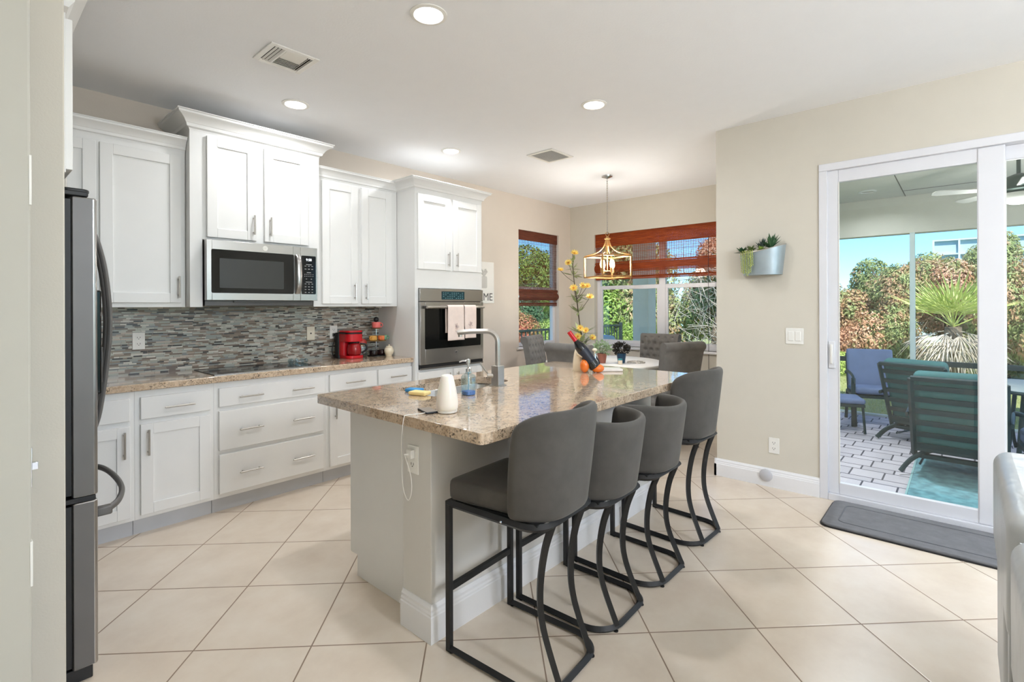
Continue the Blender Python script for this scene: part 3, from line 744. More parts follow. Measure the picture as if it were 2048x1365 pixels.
# ================================================================== refrigerator
t = thing('refrigerator', 'stainless french-door refrigerator with bottom freezer, seen from its side', 'refrigerator', (-.1, 2.81, 0))
fy0, fy1 = 2.358, 3.262
obj('cabinet_body', MB().box(-.50, fy0+.004, .02, .258, fy1-.004, 1.755), M['blackpl'], t, bevel=.004)
obj('hinge_cover', MB().box(.19, fy0+.01, 1.756, .335, fy0+.10, 1.775).prism(rpoly(.26, fy0+.012, .34, fy0+.07, .02), 2, 1.77, 1.784), M['blackpl'], t, bevel=.004)
def fdoor(name, y0, y1, z0, z1):
    P = rpoly(.286, y0, .358, y1, .012)
    P = [(x + (.010*(1-((y-(y0+y1)/2)/((y1-y0)/2))**2) if x > .33 else 0), y) for x, y in P]
    d = obj(name, MB().prism(P, 2, z0, z1), M['steelv'], t, bevel=.004)
    obj('gasket', MB().box(.262, y0+.01, z0+.01, .2855, y1-.01, z1-.01), M['blackpl'], d)
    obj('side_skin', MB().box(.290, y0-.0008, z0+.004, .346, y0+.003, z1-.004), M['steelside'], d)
    return d
ym = 2.81
dA = fdoor('refrigerator_door', fy0, ym-.002, .672, 1.752)
dB = fdoor('refrigerator_door', ym+.002, fy1, .672, 1.752)
dF = fdoor('freezer_drawer', fy0, fy1, .055, .652)
def bowhandle(pts, par):
    h = obj('handle', MB().tube(smooth_path(pts, 8), .013, 12, flat=.8), M['steelside'], par)
    for p in (pts[0], pts[-1]): obj('handle_mount', MB().cbox((.385, p[1], p[2]), (.05, .032, .034)), M['steelside'], h, bevel=.006)
for yy, dpar in ((ym-.04, dA), (ym+.04, dB)):
    bowhandle([(.395, yy, .80), (.425, yy, .90), (.452, yy, 1.12), (.462, yy, 1.30), (.448, yy, 1.50), (.420, yy, 1.64), (.392, yy, 1.70)], dpar)
bowhandle([(.395, fy0+.07, .585), (.440, fy0+.13, .592), (.475, 2.62, .600), (.485, ym, .602), (.475, 3.00, .600), (.440, fy1-.13, .592), (.395, fy1-.07, .585)], dF)
dsp = obj('water_dispenser', MB().box(.366, 2.47, 1.02, .388, 2.68, 1.42), M['blackgloss'], dA, bevel=.006)
ic = MB()
for k in range(7): ic.box(.3885, 2.53, 1.395-k*.020, .389, 2.545, 1.400-k*.020)
obj('touch_icons', ic, M['whitepl'], dsp)
obj('nozzle_housing', MB().box(.388, 2.50, 1.06, .396, 2.65, 1.20), M['steeldark'], dsp, bevel=.003)
obj('mid_hinge', MB().box(.255, fy0+.002, .653, .352, fy0+.09, .671).lathe([(.02, 0), (.02, .014)], (.33, fy0+.03, .655), 16), M['blackpl'], t, bevel=.002)
obj('foot_grille', MB().box(.20, fy0+.02, .0, .345, fy1-.02, .05), M['blackpl'], t, bevel=.003)

# ================================================================== wall plates
def outlet_negy(x0, x1, z0, z1, y, label, kind='duplex', mat=None):
    t = thing('power_outlet' if kind != 'blank' else 'phone_jack', label, 'outlet' if kind != 'blank' else 'wall plate', ((x0+x1)/2, y, (z0+z1)/2))
    obj('plate', MB().box(x0, y-.006, z0, x1, y, z1), mat or M['whitepl'], t, bevel=.002)
    xc, zc = (x0+x1)/2, (z0+z1)/2
    if kind == 'blank': obj('jack', MB().box(xc-.006, y-.008, zc-.006, xc+.006, y-.005, zc+.006), M['slot'], t); return t
    for s_ in (-1, 1):
        r_ = obj('receptacle', MB().prism(rpoly(xc-.017, zc+s_*.021-.0145, xc+.017, zc+s_*.021+.0145, .006), 1, y-.0075, y-.005), mat or M['whitepl'], t)
        obj('slot', MB().box(xc-.009, y-.0082, zc+s_*.021-.002, xc-.0065, y-.0074, zc+s_*.021+.008).box(xc+.0065, y-.0082, zc+s_*.021-.002, xc+.009, y-.0074, zc+s_*.021+.008).box(xc-.003, y-.0082, zc+s_*.021-.009, xc+.003, y-.0074, zc+s_*.021-.005), M['slot'], r_)
    return t
def turned(t, rz, loc):       # wall plate built for a -y wall at the origin, turned
    t.rotation_euler = (0, 0, rz); t.location = loc
yb_ = YK-.0125
outlet_negy(.807, .877, 1.070, 1.184, yb_, 'white duplex outlet on the mosaic backsplash, nearest the refrigerator')
outlet_negy(2.006, 2.076, 1.070, 1.184, yb_, 'ivory plate with a small jack on the mosaic backsplash', 'blank', M['ivory'])
outlet_negy(2.213, 2.284, 1.072, 1.186, yb_, 'white duplex outlet on the backsplash behind the red coffee maker')
o = outlet_negy(-.036, .036, -.058, .058, 0, 'white duplex outlet on the beige wall by the sliding door, low down')
turned(o, -PI/2, (XS-.0005, 1.043, .309))
o = outlet_negy(-.036, .036, -.058, .058, 0, 'white duplex outlet on the end of the island')
turned(o, -PI/2, (1.2895, 1.709, .715))
t = thing('light_switch', 'white double rocker switch plate on the wall by the sliding door', 'switch', (XS, .904, 1.128))
obj('plate', MB().box(XS-.006, .846, 1.070, XS-.0003, .962, 1.186), M['whitepl'], t, bevel=.002)
for yy in (.927, .881): obj('rocker', MB().box(XS-.010, yy-.0165, 1.094, XS-.005, yy+.0165, 1.162), M['whitepl'], t, bevel=.0015)
t = thing('door_stop', 'round grey rubber door stop on the baseboard beside the sliding door', 'door stop', (XS-.017, 1.096, .085))
obj('rubber_disc', MB().lathe([(.0, .022), (.028, .020), (.044, .010), (.046, 0)], n=24, m=Matrix.Translation((XS-.018, 1.096, .082)) @ Matrix.Rotation(-PI/2, 4, 'Y')), plain('grey_rubber', srgb(190, 190, 194), .6), t)
# sign on the kitchen wall, partly behind the oven cabinet
t = thing('picture_sign', 'white picture sign reading HOME on the wall behind the oven cabinet', 'sign', (4.08, YK, 1.38))
obj('board', MB().box(3.875, YK-.018, 1.386, 4.287, YK-.0005, 1.867), M['white'], t, bevel=.002)
obj('lettering', text_mb('HOME', .125, .0008, face_negy(4.085, YK-.0195, 1.455)), plain('grey_ink', srgb(96, 94, 92), .7), t)
mb = MB()
rr = random.Random(4)
mb.prism(rpoly(4.07, 1.56, 4.17, 1.70, .02), 1, YK-.0195, YK-.018)
for k in range(26):
    a = rr.uniform(-1.1, 1.1); L = rr.uniform(.04, .12)
    mb.tube([(4.12, YK-.019, 1.69), (4.12+math.sin(a)*L*.6, YK-.0195, 1.69+math.cos(a)*L)], [.0022, .006], 5)
obj('flower_jar_print', mb, plain('pale_grey_print', srgb(206, 204, 198), .8), t)

# ================================================================== ceiling fixtures
def downlight(x, y, label, cat='ceiling light'):
    t = thing('recessed_downlight', label, cat, (x, y, ZC))
    obj('trim_ring', MB().lathe([(.088, 0), (.088, -.004), (.070, -.007), (.066, -.002), (.066, 0)], (x, y, ZC-.0003), 40, cap=False), M['white'], t)
    obj('lamp_disc', MB().lathe([(.066, -.003), (.0001, -.003)], (x, y, ZC-.0003), 40, cap=False), M['lamp'], t)
    l = bpy.data.lights.new('downlight_beam', 'AREA'); l.shape = 'DISK'; l.size = .13; l.energy = DOWNLIGHT_W; l.color = (.95, .97, 1.0); l.spread = math.radians(170)
    lo = bpy.data.objects.new('downlight_beam', l); COL.objects.link(lo); lo.parent = t; lo.location = (0, 0, -.012)
for x, y, lb in ((1.519, 1.887, 'recessed ceiling light nearest the camera, above the near end of the island'), (1.580, 3.400, 'recessed ceiling light above the microwave cabinet'),
                 (2.965, 1.890, 'recessed ceiling light above the far end of the island'), (2.985, 3.400, 'recessed ceiling light above the oven cabinet')):
    downlight(x, y, lb)
# living room behind the camera: unseen globe lamps added to brighten the kitchen
M['opal'] = emit('fill_globe', (.88, .955, 1.05, 1), LIVING_FILL_E)
def globe(x, y, label):
    t = thing('added_globe_lamp', label, 'pendant lamp', (x, y, ZC)); zc = 2.15
    obj('canopy', MB().lathe([(.06, 0), (.055, -.02), (.0001, -.025)], (x, y, ZC-.001), 24), M['nickel'], t)
    obj('rod', MB().tube([(x, y, ZC-.02), (x, y, zc+.19)], .006, 8), M['nickel'], t)
    obj('globe', MB().ball((x, y, zc), .20, n=28), M['opal'], t, smooth=80)
globe(1.5, -1.7, 'unseen opal globe added as fill light over the living room, the one nearer the kitchen'); globe(1.6, -3.7, 'unseen opal globe added as fill light at the far end of the living room')

def vent(x0, x1, y0, y1, label, dark):
    t = thing('air_vent', label, 'vent', ((x0+x1)/2, (y0+y1)/2, ZC))
    z = ZC-.001; b = .028
    mb = MB().box(x0, y0, z-.008, x0+b, y1, z).box(x1-b, y0, z-.008, x1, y1, z).box(x0+b, y0, z-.008, x1-b, y0+b, z).box(x0+b, y1-b, z-.008, x1-b, y1, z)
    xm = x0+b+.055
    if dark: mb.box(xm, y0+b, z-.008, xm+.012, y1-b, z)
    obj('frame', mb, M['white'], t, bevel=.002)
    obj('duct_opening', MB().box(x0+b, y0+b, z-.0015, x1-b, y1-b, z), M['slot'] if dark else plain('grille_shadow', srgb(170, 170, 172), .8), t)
    lv = MB()
    if dark:
        for k in range(3): lv.cbox((x0+b+.012+k*.018, (y0+y1)/2, z-.007), (.011, y1-y0-2*b, .0015), ry=.7)
        yy = y0+b+.008
        ymid = (y0+y1)/2
        while yy < y1-b-.004:
            lv.cbox(((xm+.012+x1-b-.03)/2, yy, z-.007), (x1-b-.03-xm-.012, .013, .0015), rx=(.75 if yy > ymid else -.55)); yy += .016
        for k in range(2): lv.cbox((x1-b-.022+k*.013, (y0+y1)/2, z-.007), (.010, y1-y0-2*b, .0015), ry=-.7)
    else:
        yy = y0+b+.004
        while yy < y1-b: lv.cbox(((x0+x1)/2, yy, z-.006), (x1-x0-2*b, .010, .0014), rx=.5); yy += .012
    obj('louvers', lv, M['white'], t)
vent(1.120, 1.385, 2.680, 2.930, 'square white air vent with dark slots in the ceiling near the microwave', True)
vent(3.535, 3.865, 2.685, 2.980, 'square white return air grille in the ceiling near the pendant', False)

# ================================================================== island
ix0, ix1, iy0, iy1 = 1.245, 3.269, 1.260, 2.465
t = thing('kitchen_island', 'island base with white end panel, grey half wall and tall baseboard', 'island', (2.25, 1.95, 0))
px0, px1, py0, py1 = 1.290, 3.215, 1.597, 1.785
obj('half_wall', MB().box(px0, py0, 0, px1, py1, .861), M['island_gray'], t, bevel=.003)
obj('end_panel', MB().prism([(1.786, 0), (2.270, 0), (2.270, .105), (2.333, .105), (2.333, .861), (1.786, .861)], 0, 1.362, 1.380), M['cab'], t, bevel=.001)
obj('cabinet_body', MB().box(1.380, 1.786, .105, 3.18, 2.328, .60).box(1.380, 1.786, .59, 1.52, 2.328, .861).box(2.36, 1.786, .59, 3.18, 2.328, .861).box(1.52, 2.31, .59, 2.36, 2.328, .861).box(1.38, 1.786, 0, 3.18, 2.262, .106), M['cab'], t, bevel=.001)
def bprism(path, prof):         # baseboard profile swept along path of (x, y) with outward normals by mitre
    vs = []; n = len(prof)
    for (x, y, nx, ny) in path:
        for a, b in prof: vs.append((x+nx*a, y+ny*a, b))
    f = []
    for k in range(len(path)-1):
        for i in range(n): f.append((k*n+i, k*n+(i+1) % n, (k+1)*n+(i+1) % n, (k+1)*n+i))
    f.append(tuple(range(n))[::-1]); f.append(tuple((len(path)-1)*n+i for i in range(n)))
    return MB().add(vs, f)
obj('baseboard', bprism([(px0, py1, -1, 0), (px0, py0, -1, -1), (px1, py0, 1, -1), (px1, py1, 1, 0)], base_prof(.150, .017)), M['trim'], t, smooth=20)
for x0 in (1.392, 1.842, 2.292, 2.742):
    d = obj('door', MB(), None) if False else None
    mb = MB(); y = 2.328; x1 = x0+.436; st = .06
    mb.box(x0, y, .12, x0+st, y+.02, .84).box(x1-st, y, .12, x1, y+.02, .84).box(x0+st, y, .12, x1-st, y+.02, .18).box(x0+st, y, .78, x1-st, y+.02, .84).box(x0+st-.001, y, .17, x1-st+.001, y+.011, .79)
    d = obj('door', mb, M['cab'], t, bevel=.0018)
    hh = MB().tube([(x1-.03, y+.048, .66), (x1-.03, y+.048, .81)], .0055, 8)
    for z in (.68, .79): hh.tube([(x1-.03, y+.019, z), (x1-.03, y+.048, z)], .004, 8)
    obj('handle', hh, M['nickel'], d)

# granite top with the sink cut-out
def slab(outer, inner, z0, z1):
    b = bmesh.new()
    def loop(P): 
        vs = [b.verts.new((x, y, z1)) for x, y in P]; return [b.edges.new((vs[i], vs[(i+1) % len(vs)])) for i in range(len(vs))]
    e = loop(outer)+loop(inner)
    bmesh.ops.triangle_fill(b, use_beauty=True, use_dissolve=False, edges=e)
    bmesh.ops.recalc_face_normals(b, faces=b.faces)
    r_ = bmesh.ops.extrude_face_region(b, geom=list(b.faces)); 
    for v in r_['geom']:
        if isinstance(v, bmesh.types.BMVert): v.co.z = z0
    mb = MB(); b.verts.index_update(); mb.add([v.co[:] for v in b.verts], [tuple(v.index for v in f.verts) for f in b.faces]); b.free(); return mb
hole = rpoly(1.600, 1.925, 2.262, 2.318, .075, 6)
def hmap(p):
    x, y = p
    if x > 1.93 and y < 2.1: y += min(1, (x-1.93)/.08)*.095*(1-max(0, (y-2.0)/.1) if y > 2.0 else 1)
    return (x, y)
hole = [hmap(p) for p in hole]
outer = rpoly(ix0, iy0, ix1, iy1, .022, 4)
isl = obj('countertop', slab(outer, hole, .8615, .9040), M['granite'], bevel=.004, seg=3, smooth=50)
tag(isl, 'large glossy granite island top with a sink cut into it', 'countertop')
t = thing('sink', 'undermount steel double-bowl sink in the island top', 'sink', (1.93, 2.12, .70))
def bowl(P, zt_, zb_, sh=.03):
    cx = sum(p[0] for p in P)/len(P); cy = sum(p[1] for p in P)/len(P); n = len(P); mb = MB(); vs = []
    lv = [(1.02, zt_), (1.0, zt_-.005), (.98, zb_+.04), (.93, zb_+.012), (.85, zb_), (.05, zb_-.003)]
    for s_, z in lv:
        for x, y in P: vs.append((cx+(x-cx)*s_, cy+(y-cy)*s_, z))
    f = [(i*n+k, i*n+(k+1) % n, (i+1)*n+(k+1) % n, (i+1)*n+k) for i in range(len(lv)-1) for k in range(n)]
    f.append(tuple((len(lv)-1)*n+k for k in range(n)))
    return mb.add(vs, f)
M['sinksteel'] = steel('sink_steel', srgb(190, 190, 188), 'x', .22)
bL = obj('bowl', bowl(rpoly(1.592, 1.920, 1.925, 2.325, .07), .8605, .66), M['sinksteel'], t, smooth=50, recalc=False)
bR = obj('bowl', bowl(rpoly(1.940, 2.005, 2.270, 2.325, .07), .8605, .70), M['sinksteel'], t, smooth=50, recalc=False)
for b_, x, y, z in ((bL, 1.76, 2.12, .6575), (bR, 2.10, 2.17, .6975)):
    obj('drain', MB().lathe([(.042, 0), (.042, .003), (.030, .001), (.0001, .001)], (x, y, z), 24), M['chrome'], b_)
obj('divider_rim', MB().box(1.918, 2.02, .80, 1.946, 2.31, .852), M['sinksteel'], t, bevel=.006)

# faucet
fx, fy = 2.062, 1.957
t = thing('faucet', 'brushed nickel square-base arched faucet standing beside the sink', 'faucet', (fx, fy, .904))
obj('base_plate', MB().cbox((fx, fy, .9065), (.072, .072, .005), rz=.05), M['nickel'], t, bevel=.001)
obj('body', MB().cbox((fx, fy, .963), (.052, .052, .108), rz=.05), M['nickel'], t, bevel=.0015)
dirx, diry = -.66, .75
sp_ = [(fx, fy, 1.01), (fx, fy, 1.10), (fx, fy, 1.150)]
for i in range(1, 9):
    a = PI/2*i/8; q = .062*(1-math.cos(a)); sp_.append((fx+dirx*q, fy+diry*q, 1.150+.062*math.sin(a)))
sp_ += [(fx+dirx*.15, fy+diry*.15, 1.211), (fx+dirx*.215, fy+diry*.215, 1.205), (fx+dirx*.228, fy+diry*.228, 1.202)]
obj('spout', MB().tube(sp_, .0155, 4, sq=False, up=(diry, -dirx, 0)), M['nickel'], t, bevel=.003, smooth=40)
obj('aerator', MB().lathe([(.011, 0), (.011, .012)], (fx+dirx*.212, fy+diry*.212, 1.180), 16), M['nickel'], t)
obj('handle_stem', MB().tube([(fx-.020, fy+.018, .960), (fx-.044, fy+.040, .962)], .013, 12), M['nickel'], t, bevel=.002)
obj('lever', MB().tube([(fx-.034, fy+.030, .958), (fx-.074, fy+.066, 1.034)], .009, 4, flat=.6, up=(.75, .66, 0)), M['nickel'], t, bevel=.001, smooth=30)

# ================================================================== things on the island
t = thing('soap_dispenser', 'clear square bottle with blue soap and chrome pump by the sink', 'soap dispenser', (1.752, 1.868, .904))
cx, cy = 1.752, 1.868
def sqlathe(prof, cx, cy, e=.35, n=32):
    vs = []; K = len(prof)
    for r, z in prof:
        for k in range(n):
            a = 2*PI*k/n; c_, s_ = math.cos(a), math.sin(a); q = r/(abs(c_)**4+abs(s_)**4)**.25 if e else r
            vs.append((cx+c_*q, cy+s_*q, z))
    f = [(i*n+k, i*n+(k+1) % n, (i+1)*n+(k+1) % n, (i+1)*n+k) for i in range(K-1) for k in range(n)]
    f.append(tuple(range(n))[::-1]); f.append(tuple((K-1)*n+k for k in range(n)))
    return MB().add(vs, f)
obj('bottle', sqlathe([(.030, .9045), (.032, .91), (.032, .995), (.027, 1.006), (.013, 1.014), (.012, 1.024)], cx, cy), M['clear'], t)
obj('soap', sqlathe([(.0285, .9065), (.0285, .924)], cx, cy), plain('blue_soap', srgb(30, 118, 200), .5), t)
obj('neck_tube', MB().tube([(cx, cy, .927), (cx, cy, 1.02)], .0022, 8), plain('clear_blue_tube', srgb(90, 176, 206), .2), t)
pm = obj('pump', MB().lathe([(.015, 1.022), (.015, 1.038), (.010, 1.042), (.006, 1.045), (.006, 1.062), (.011, 1.064), (.011, 1.082), (.004, 1.086)], (cx, cy, 0), 20), M['chrome'], t)
obj('nozzle', MB().tube([(cx, cy, 1.075), (cx-.022, cy+.020, 1.076), (cx-.034, cy+.031, 1.070)], [.006, .0045, .004], 10), M['chrome'], pm)

cx, cy = 1.403, 1.628
t = thing('aroma_diffuser', 'white tapered diffuser standing near the edge of the island top', 'diffuser', (cx, cy, .904))
obj('shell', MB().lathe([(.040, .914), (.0455, .922), (.047, .940), (.0445, .970), (.038, 1.005), (.031, 1.035), (.026, 1.056), (.022, 1.062), (.012, 1.065), (.0001, 1.0655)], (cx, cy, 0), 40), plain('milk_white_shell', srgb(246, 240, 230), .35, var=.004, Subsurface_Weight=.1), t, smooth=60)
obj('base', MB().lathe([(.036, .9043), (.042, .907), (.0435, .914), (.0405, .9145)], (cx, cy, 0), 40), M['whitepl'], t)
t = thing('phone', 'thin black phone lying beside the white diffuser', 'phone', (1.36, 1.70, .904))
obj('case', MB().xf(Matrix.Identity(4)).cbox((1.357, 1.700, .9085), (.055, .105, .008), rz=-.30), M['blackpl'], t, bevel=.003)
obj('screen', MB().cbox((1.357, 1.700, .9128), (.049, .098, .0008), rz=-.30), plain('phone_screen', srgb(170, 160, 150), .1), t)
t = thing('charger_cable', 'white cord hanging from the diffuser over the island edge to the outlet', 'cord', (1.24, 1.64, .904))
cp_ = smooth_path([(1.372, 1.655, .912), (1.335, 1.668, .910), (1.29, 1.675, .909), (1.245, 1.695, .908), (1.234, 1.70, .90), (1.233, 1.712, .84), (1.245, 1.735, .78), (1.262, 1.755, .72), (1.268, 1.762, .64), (1.270, 1.752, .575), (1.270, 1.722, .545), (1.270, 1.700, .585), (1.268, 1.700, .645), (1.262, 1.716, .70), (1.256, 1.728, .738)], 6)
obj('cable', MB().tube(cp_, .0016, 6), M['whitepl'], t)
obj('plug', MB().box(1.262, 1.693, .724, 1.2815, 1.725, .758).tube([(1.262, 1.709, .741), (1.250, 1.722, .740)], .004, 8), M['whitepl'], t, bevel=.003)
t = thing('dish_sponge', 'yellow and blue dish sponge lying at the corner of the sink', 'sponge', (1.585, 2.16, .904))
obj('sponge', MB().cbox((1.585, 2.050, .9145), (.060, .10, .019), rz=.30), plain('yellow_sponge', srgb(240, 216, 150), .95, bumpd=.002, bscale=120), t, bevel=.006, seg=3)
obj('scrub_pad', MB().cbox((1.628, 2.150, .9135), (.055, .085, .017), rz=.40), plain('blue_scrub', srgb(60, 140, 196), .9, var=.3, bumpd=.003, bscale=160), t, bevel=.005, seg=3)

# bottle on its rest
t = thing('bottle_rest', 'cream ceramic bottle rest with two rounded orange feet', 'bottle holder', (2.90, 1.90, .904))
def lay(px_off, z, fwd=0.0):       # point beside the bottle rest: right of it / height / towards the camera
    px_off -= .02; return (2.905+.667*px_off-.745*fwd, 1.885-.745*px_off-.667*fwd, z)
b = lay(-.040, 0, -.05)
obj('body', MB().lathe([(.050, .904), (.056, .92), (.054, .97), (.046, 1.03), (.034, 1.065), (.016, 1.078), (.0001, 1.08)], (b[0], b[1], 0), 28), M['cream'], t, smooth=60)
for o_, zt_ in ((-.028, .996), (.060, .962)):
    c_ = lay(o_, (.904+zt_)/2, .045)
    mb = MB().ball((0, 0, 0), 1, n=20)
    hgt = (zt_-.904)/2
    ry = .031 if o_ < 0 else .044
    mb.xf(Matrix.Translation((c_[0], c_[1], .904+hgt)) @ Matrix.Rotation(math.radians(CAM_YAW-90), 4, 'Z') @ Matrix.Diagonal((ry, .034, hgt, 1)))
    obj('foot', mb, M['orange'], t, smooth=80)
c_ = lay(-.02, 1.0, .0)
obj('cradle', MB().tube(smooth_path([lay(-.058, 1.02, -.03), lay(-.062, 1.03, .02), lay(-.035, 1.015, .045), lay(-.005, 1.01, .03)], 6), .016, 10), M['cream'], t, smooth=80)
t = thing('wine_bottle', 'dark wine bottle with red capsule leaning in the ceramic rest', 'bottle', lay(.03, .92, .03))
A = Vector(lay(.046, .936, .040)); B = Vector(lay(-.130, 1.178, .025)); d_ = (B-A); L_ = d_.length
mrot = d_.to_track_quat('Z', 'Y').to_matrix().to_4x4(); mm = Matrix.Translation(A) @ mrot
def along(prof): 
    return MB().lathe(prof, n=28).xf(mm)
k_ = L_/.30
obj('bottle_glass', along([(.030*1, -.0), (.0365, .004), (.037, .02), (.037, .165*k_), (.034, .185*k_), (.020, .212*k_), (.0145, .225*k_)]), plain('dark_bottle_glass', srgb(14, 18, 22), .08, Coat_Weight=.5), t, smooth=60)
obj('label_band', along([(.0374, .05*k_), (.0374, .15*k_)]), plain('navy_label', srgb(28, 34, 48), .5), t)
obj('capsule', along([(.0150, .220*k_), (.0150, .292*k_), (.0155, .294*k_), (.0155, L_), (.0001, L_)]), M['red'], t, smooth=50)
# corkscrew behind
t = thing('corkscrew', 'chrome and black corkscrew standing behind the wine bottle', 'corkscrew', lay(.075, .904, -.06))
c_ = lay(.062, 0, -.085)
obj('bell', MB().lathe([(.016, .904), (.017, .94), (.013, .975), (.010, 1.0), (.008, 1.02)], (c_[0], c_[1], 0), 20), M['chrome'], t)
obj('lever', MB().tube([(c_[0]-.006, c_[1]+.006, 1.0), (c_[0]-.022, c_[1]+.022, .96), (c_[0]-.024, c_[1]+.024, .93)], .005, 8), M['blackpl'], t)
obj('lever', MB().tube([(c_[0]+.006, c_[1]-.006, 1.0), (c_[0]+.022, c_[1]-.022, .96), (c_[0]+.024, c_[1]-.024, .93)], .005, 8), M['blackpl'], t)
obj('key_handle', MB().ball((c_[0], c_[1], 1.045), .018, 1, 1, .7, n=14).tube([(c_[0], c_[1], 1.0), (c_[0], c_[1], 1.04)], .005, 8), M['cream'], t)
tr_ = thing('marble_board', 'small white marble board behind the bottle rest', 'serving board', (3.03, 1.80, .904))
obj('slab', MB().cbox((3.035, 1.81, .914), (.15, .11, .017), rz=math.radians(-48)), M['marble'], tr_, bevel=.003)
for dx in (-.05, .05): obj('foot', MB().cbox((3.035+dx*.67, 1.81-dx*.74, .9055), (.012, .08, .003), rz=math.radians(-48)), M['blackpl'], tr_)

# ================================================================== bar stools
def stool_parts(name, label, loc, rz, tall, group):
    t = thing(name, label, 'bar stool', (0, 0, 0), group); t['_loc0'] = 1
    sz = .592 if tall else .535; top = .975 if tall else .870
    W_, Yf, Yr = .194, .222, -.236
    fr = MB(); r = .0105
    def sq(pts): fr.tube(pts, r, 4, sq=False, up=(1, .001, 0))
    # square tube helper: boxes for straight members
    def bar(a, b, q=.0105, uv=(1, 0, 0)):
        return MB().tube([a, b], q*1.4142, 4, up=None, sq=True)
    fl = []
    for sx in (-1, 1):
        m_ = MB().box(sx*W_-.011, Yf-.011, 0.002, sx*W_+.011, Yf+.011, sz)
        fl.append(obj('front_leg', m_, M['black'], t, bevel=.002, local=True))
    q_ = .115; base = [(-W_, Yf, .013), (-W_, Yr+q_+.01, .013)]
    for i in range(11): a = PI+PI/2*i/10; base.append((-W_+q_+q_*math.cos(a), Yr+q_+q_*math.sin(a), .013))
    for i in range(11): a = 1.5*PI+PI/2*i/10; base.append((W_-q_+q_*math.cos(a), Yr+q_+q_*math.sin(a), .013))
    base += [(W_, Yr+q_+.01, .013), (W_, Yf, .013)]
    obj('base_rail', MB().tube(base, .0145, 4, up=(0, 0, 1), sq=False).xf(Matrix.Identity(4)), M['black'], t, local=True, smooth=30)
    top_ = [(-W_, Yf, sz-.011), (-W_, -.13, sz-.011)]
    for i in range(6): a = PI+PI/2*i/5; top_.append((-W_+.08+.08*math.cos(a), -.13+.08*math.sin(a), sz-.011))
    for i in range(6): a = 1.5*PI+PI/2*i/5; top_.append((W_-.08+.08*math.cos(a), -.13+.08*math.sin(a), sz-.011))
    top_ += [(W_, -.13, sz-.011), (W_, Yf, sz-.011)]
    tf = MB().tube(top_, .0145, 4, up=(0, 0, 1)); tf.box(-W_, Yf-.011, sz-.022, W_, Yf+.011, sz)
    obj('seat_frame', tf, M['black'], t, local=True, smooth=30)
    obj('footrest', MB().box(-W_+.011, Yf-.009, .235, W_-.011, Yf+.009, .260), M['black'], t, bevel=.002, local=True)
    for sx in (-1, 1):
        P = [(sx*.105, -.205, sz-.012), (sx*.105, -.170, sz*.80), (sx*.106, -.150, sz*.55), (sx*.108, -.165, sz*.33), (sx*.110, Yr+.001, .020)]
        obj('rear_leg', MB().tube(smooth_path(P, 6), .0150, 4, up=(1, 0, 0)), M['black'], t, local=True, smooth=30)
    for sx in (-1, 1):
        for yy in (.21, -.20): obj('glide', MB().lathe([(.010, 0), (.010, .004)], (sx*(W_ if yy > 0 else .12), yy if yy > 0 else Yr, 0), 10), M['blackpl'], t, local=True)
    # seat cushion
    seat = MB(); P = rpoly(-.196, -.185, .196, .236, .035, 6)
    P = [(x*(1-.22*max(0, min(1, (-.06-y)/.12))), y) for x, y in P]
    n = len(P); vs = []
    for s_, z in ((.97, sz+.001), (1.0, sz+.006), (1.0, sz+.066), (.985, sz+.078), (.90, sz+.084), (.4, sz+.086)):
        for x, y in P: vs.append((x*s_, y*s_+.008*(1-s_), z))
    f = [(i*n+k, i*n+(k+1) % n, (i+1)*n+(k+1) % n, (i+1)*n+k) for i in range(5) for k in range(n)]
    f.append(tuple(range(n))[::-1]); f.append(tuple(5*n+k for k in range(n)))
    obj('seat', MB().add(vs, f), M['velvet'], t, sub=1, smooth=80, local=True)
    # wrap-around backrest
    NU, NV = 26, 14; th = .052 if tall else .048; z0 = sz+.001
    wrap = .155 if tall else .20
    def pt(u, v, side):
        # u -1..1 across, v 0..1 up ; side 0 outer, 1 inner
        ang = u*1.18
        hw = .204+.016*math.sin(v*2.2) + (.0 if tall else .002)
        a = abs(u)
        # superellipse-like plan
        xs_ = hw*math.sin(ang)/math.sin(1.18) if a < 1 else hw*(1 if u > 0 else -1)
        ys_ = -.236 + wrap*(a**3.0) - .052*v*(1-a*.35)
        topz = top - (.055 if tall else .015)*a**6 - (0 if tall else .020)*(1-a*a)
        z = z0 + (topz-z0)*v
        # inward normal in plan
        nx = -math.sin(ang)*.95 if True else 0; ny = math.cos(ang)
        k = th*(1-.25*v)*side
        return (xs_+nx*k, ys_+ny*k, z)
    vs = []; f = []
    for side in (0, 1):
        for j in range(NV+1):
            for i in range(NU+1):
                u = -1+2*i/NU; v = j/NV
                x, y, z = pt(u, v, side)
                vs.append((x, y, z))
    Wd = NU+1; Nn = (NV+1)*Wd
    # crown of the rim and ends: middle bulge row
    for j in range(NV):
        for i in range(NU):
            a_ = j*Wd+i; f.append((a_, a_+1, a_+Wd+1, a_+Wd)); f.append((Nn+a_, Nn+a_+Wd, Nn+a_+Wd+1, Nn+a_+1))
    def mid(ia, push):
        pa, pb = Vector(vs[ia]), Vector(vs[Nn+ia]); q = (pa+pb)/2+push; vs.append(tuple(q)); return len(vs)-1
    tm = [mid(NV*Wd+i, Vector((0, -.002, .020))) for i in range(NU+1)]
    for i in range(NU): a_ = NV*Wd+i; f.append((a_, a_+1, tm[i+1], tm[i])); f.append((tm[i], tm[i+1], Nn+a_+1, Nn+a_))
    bm_ = [mid(i, Vector((0, 0, -.004))) for i in range(NU+1)]
    for i in range(NU): f.append((i+1, i, bm_[i], bm_[i+1])); f.append((bm_[i+1], bm_[i], Nn+i, Nn+i+1))
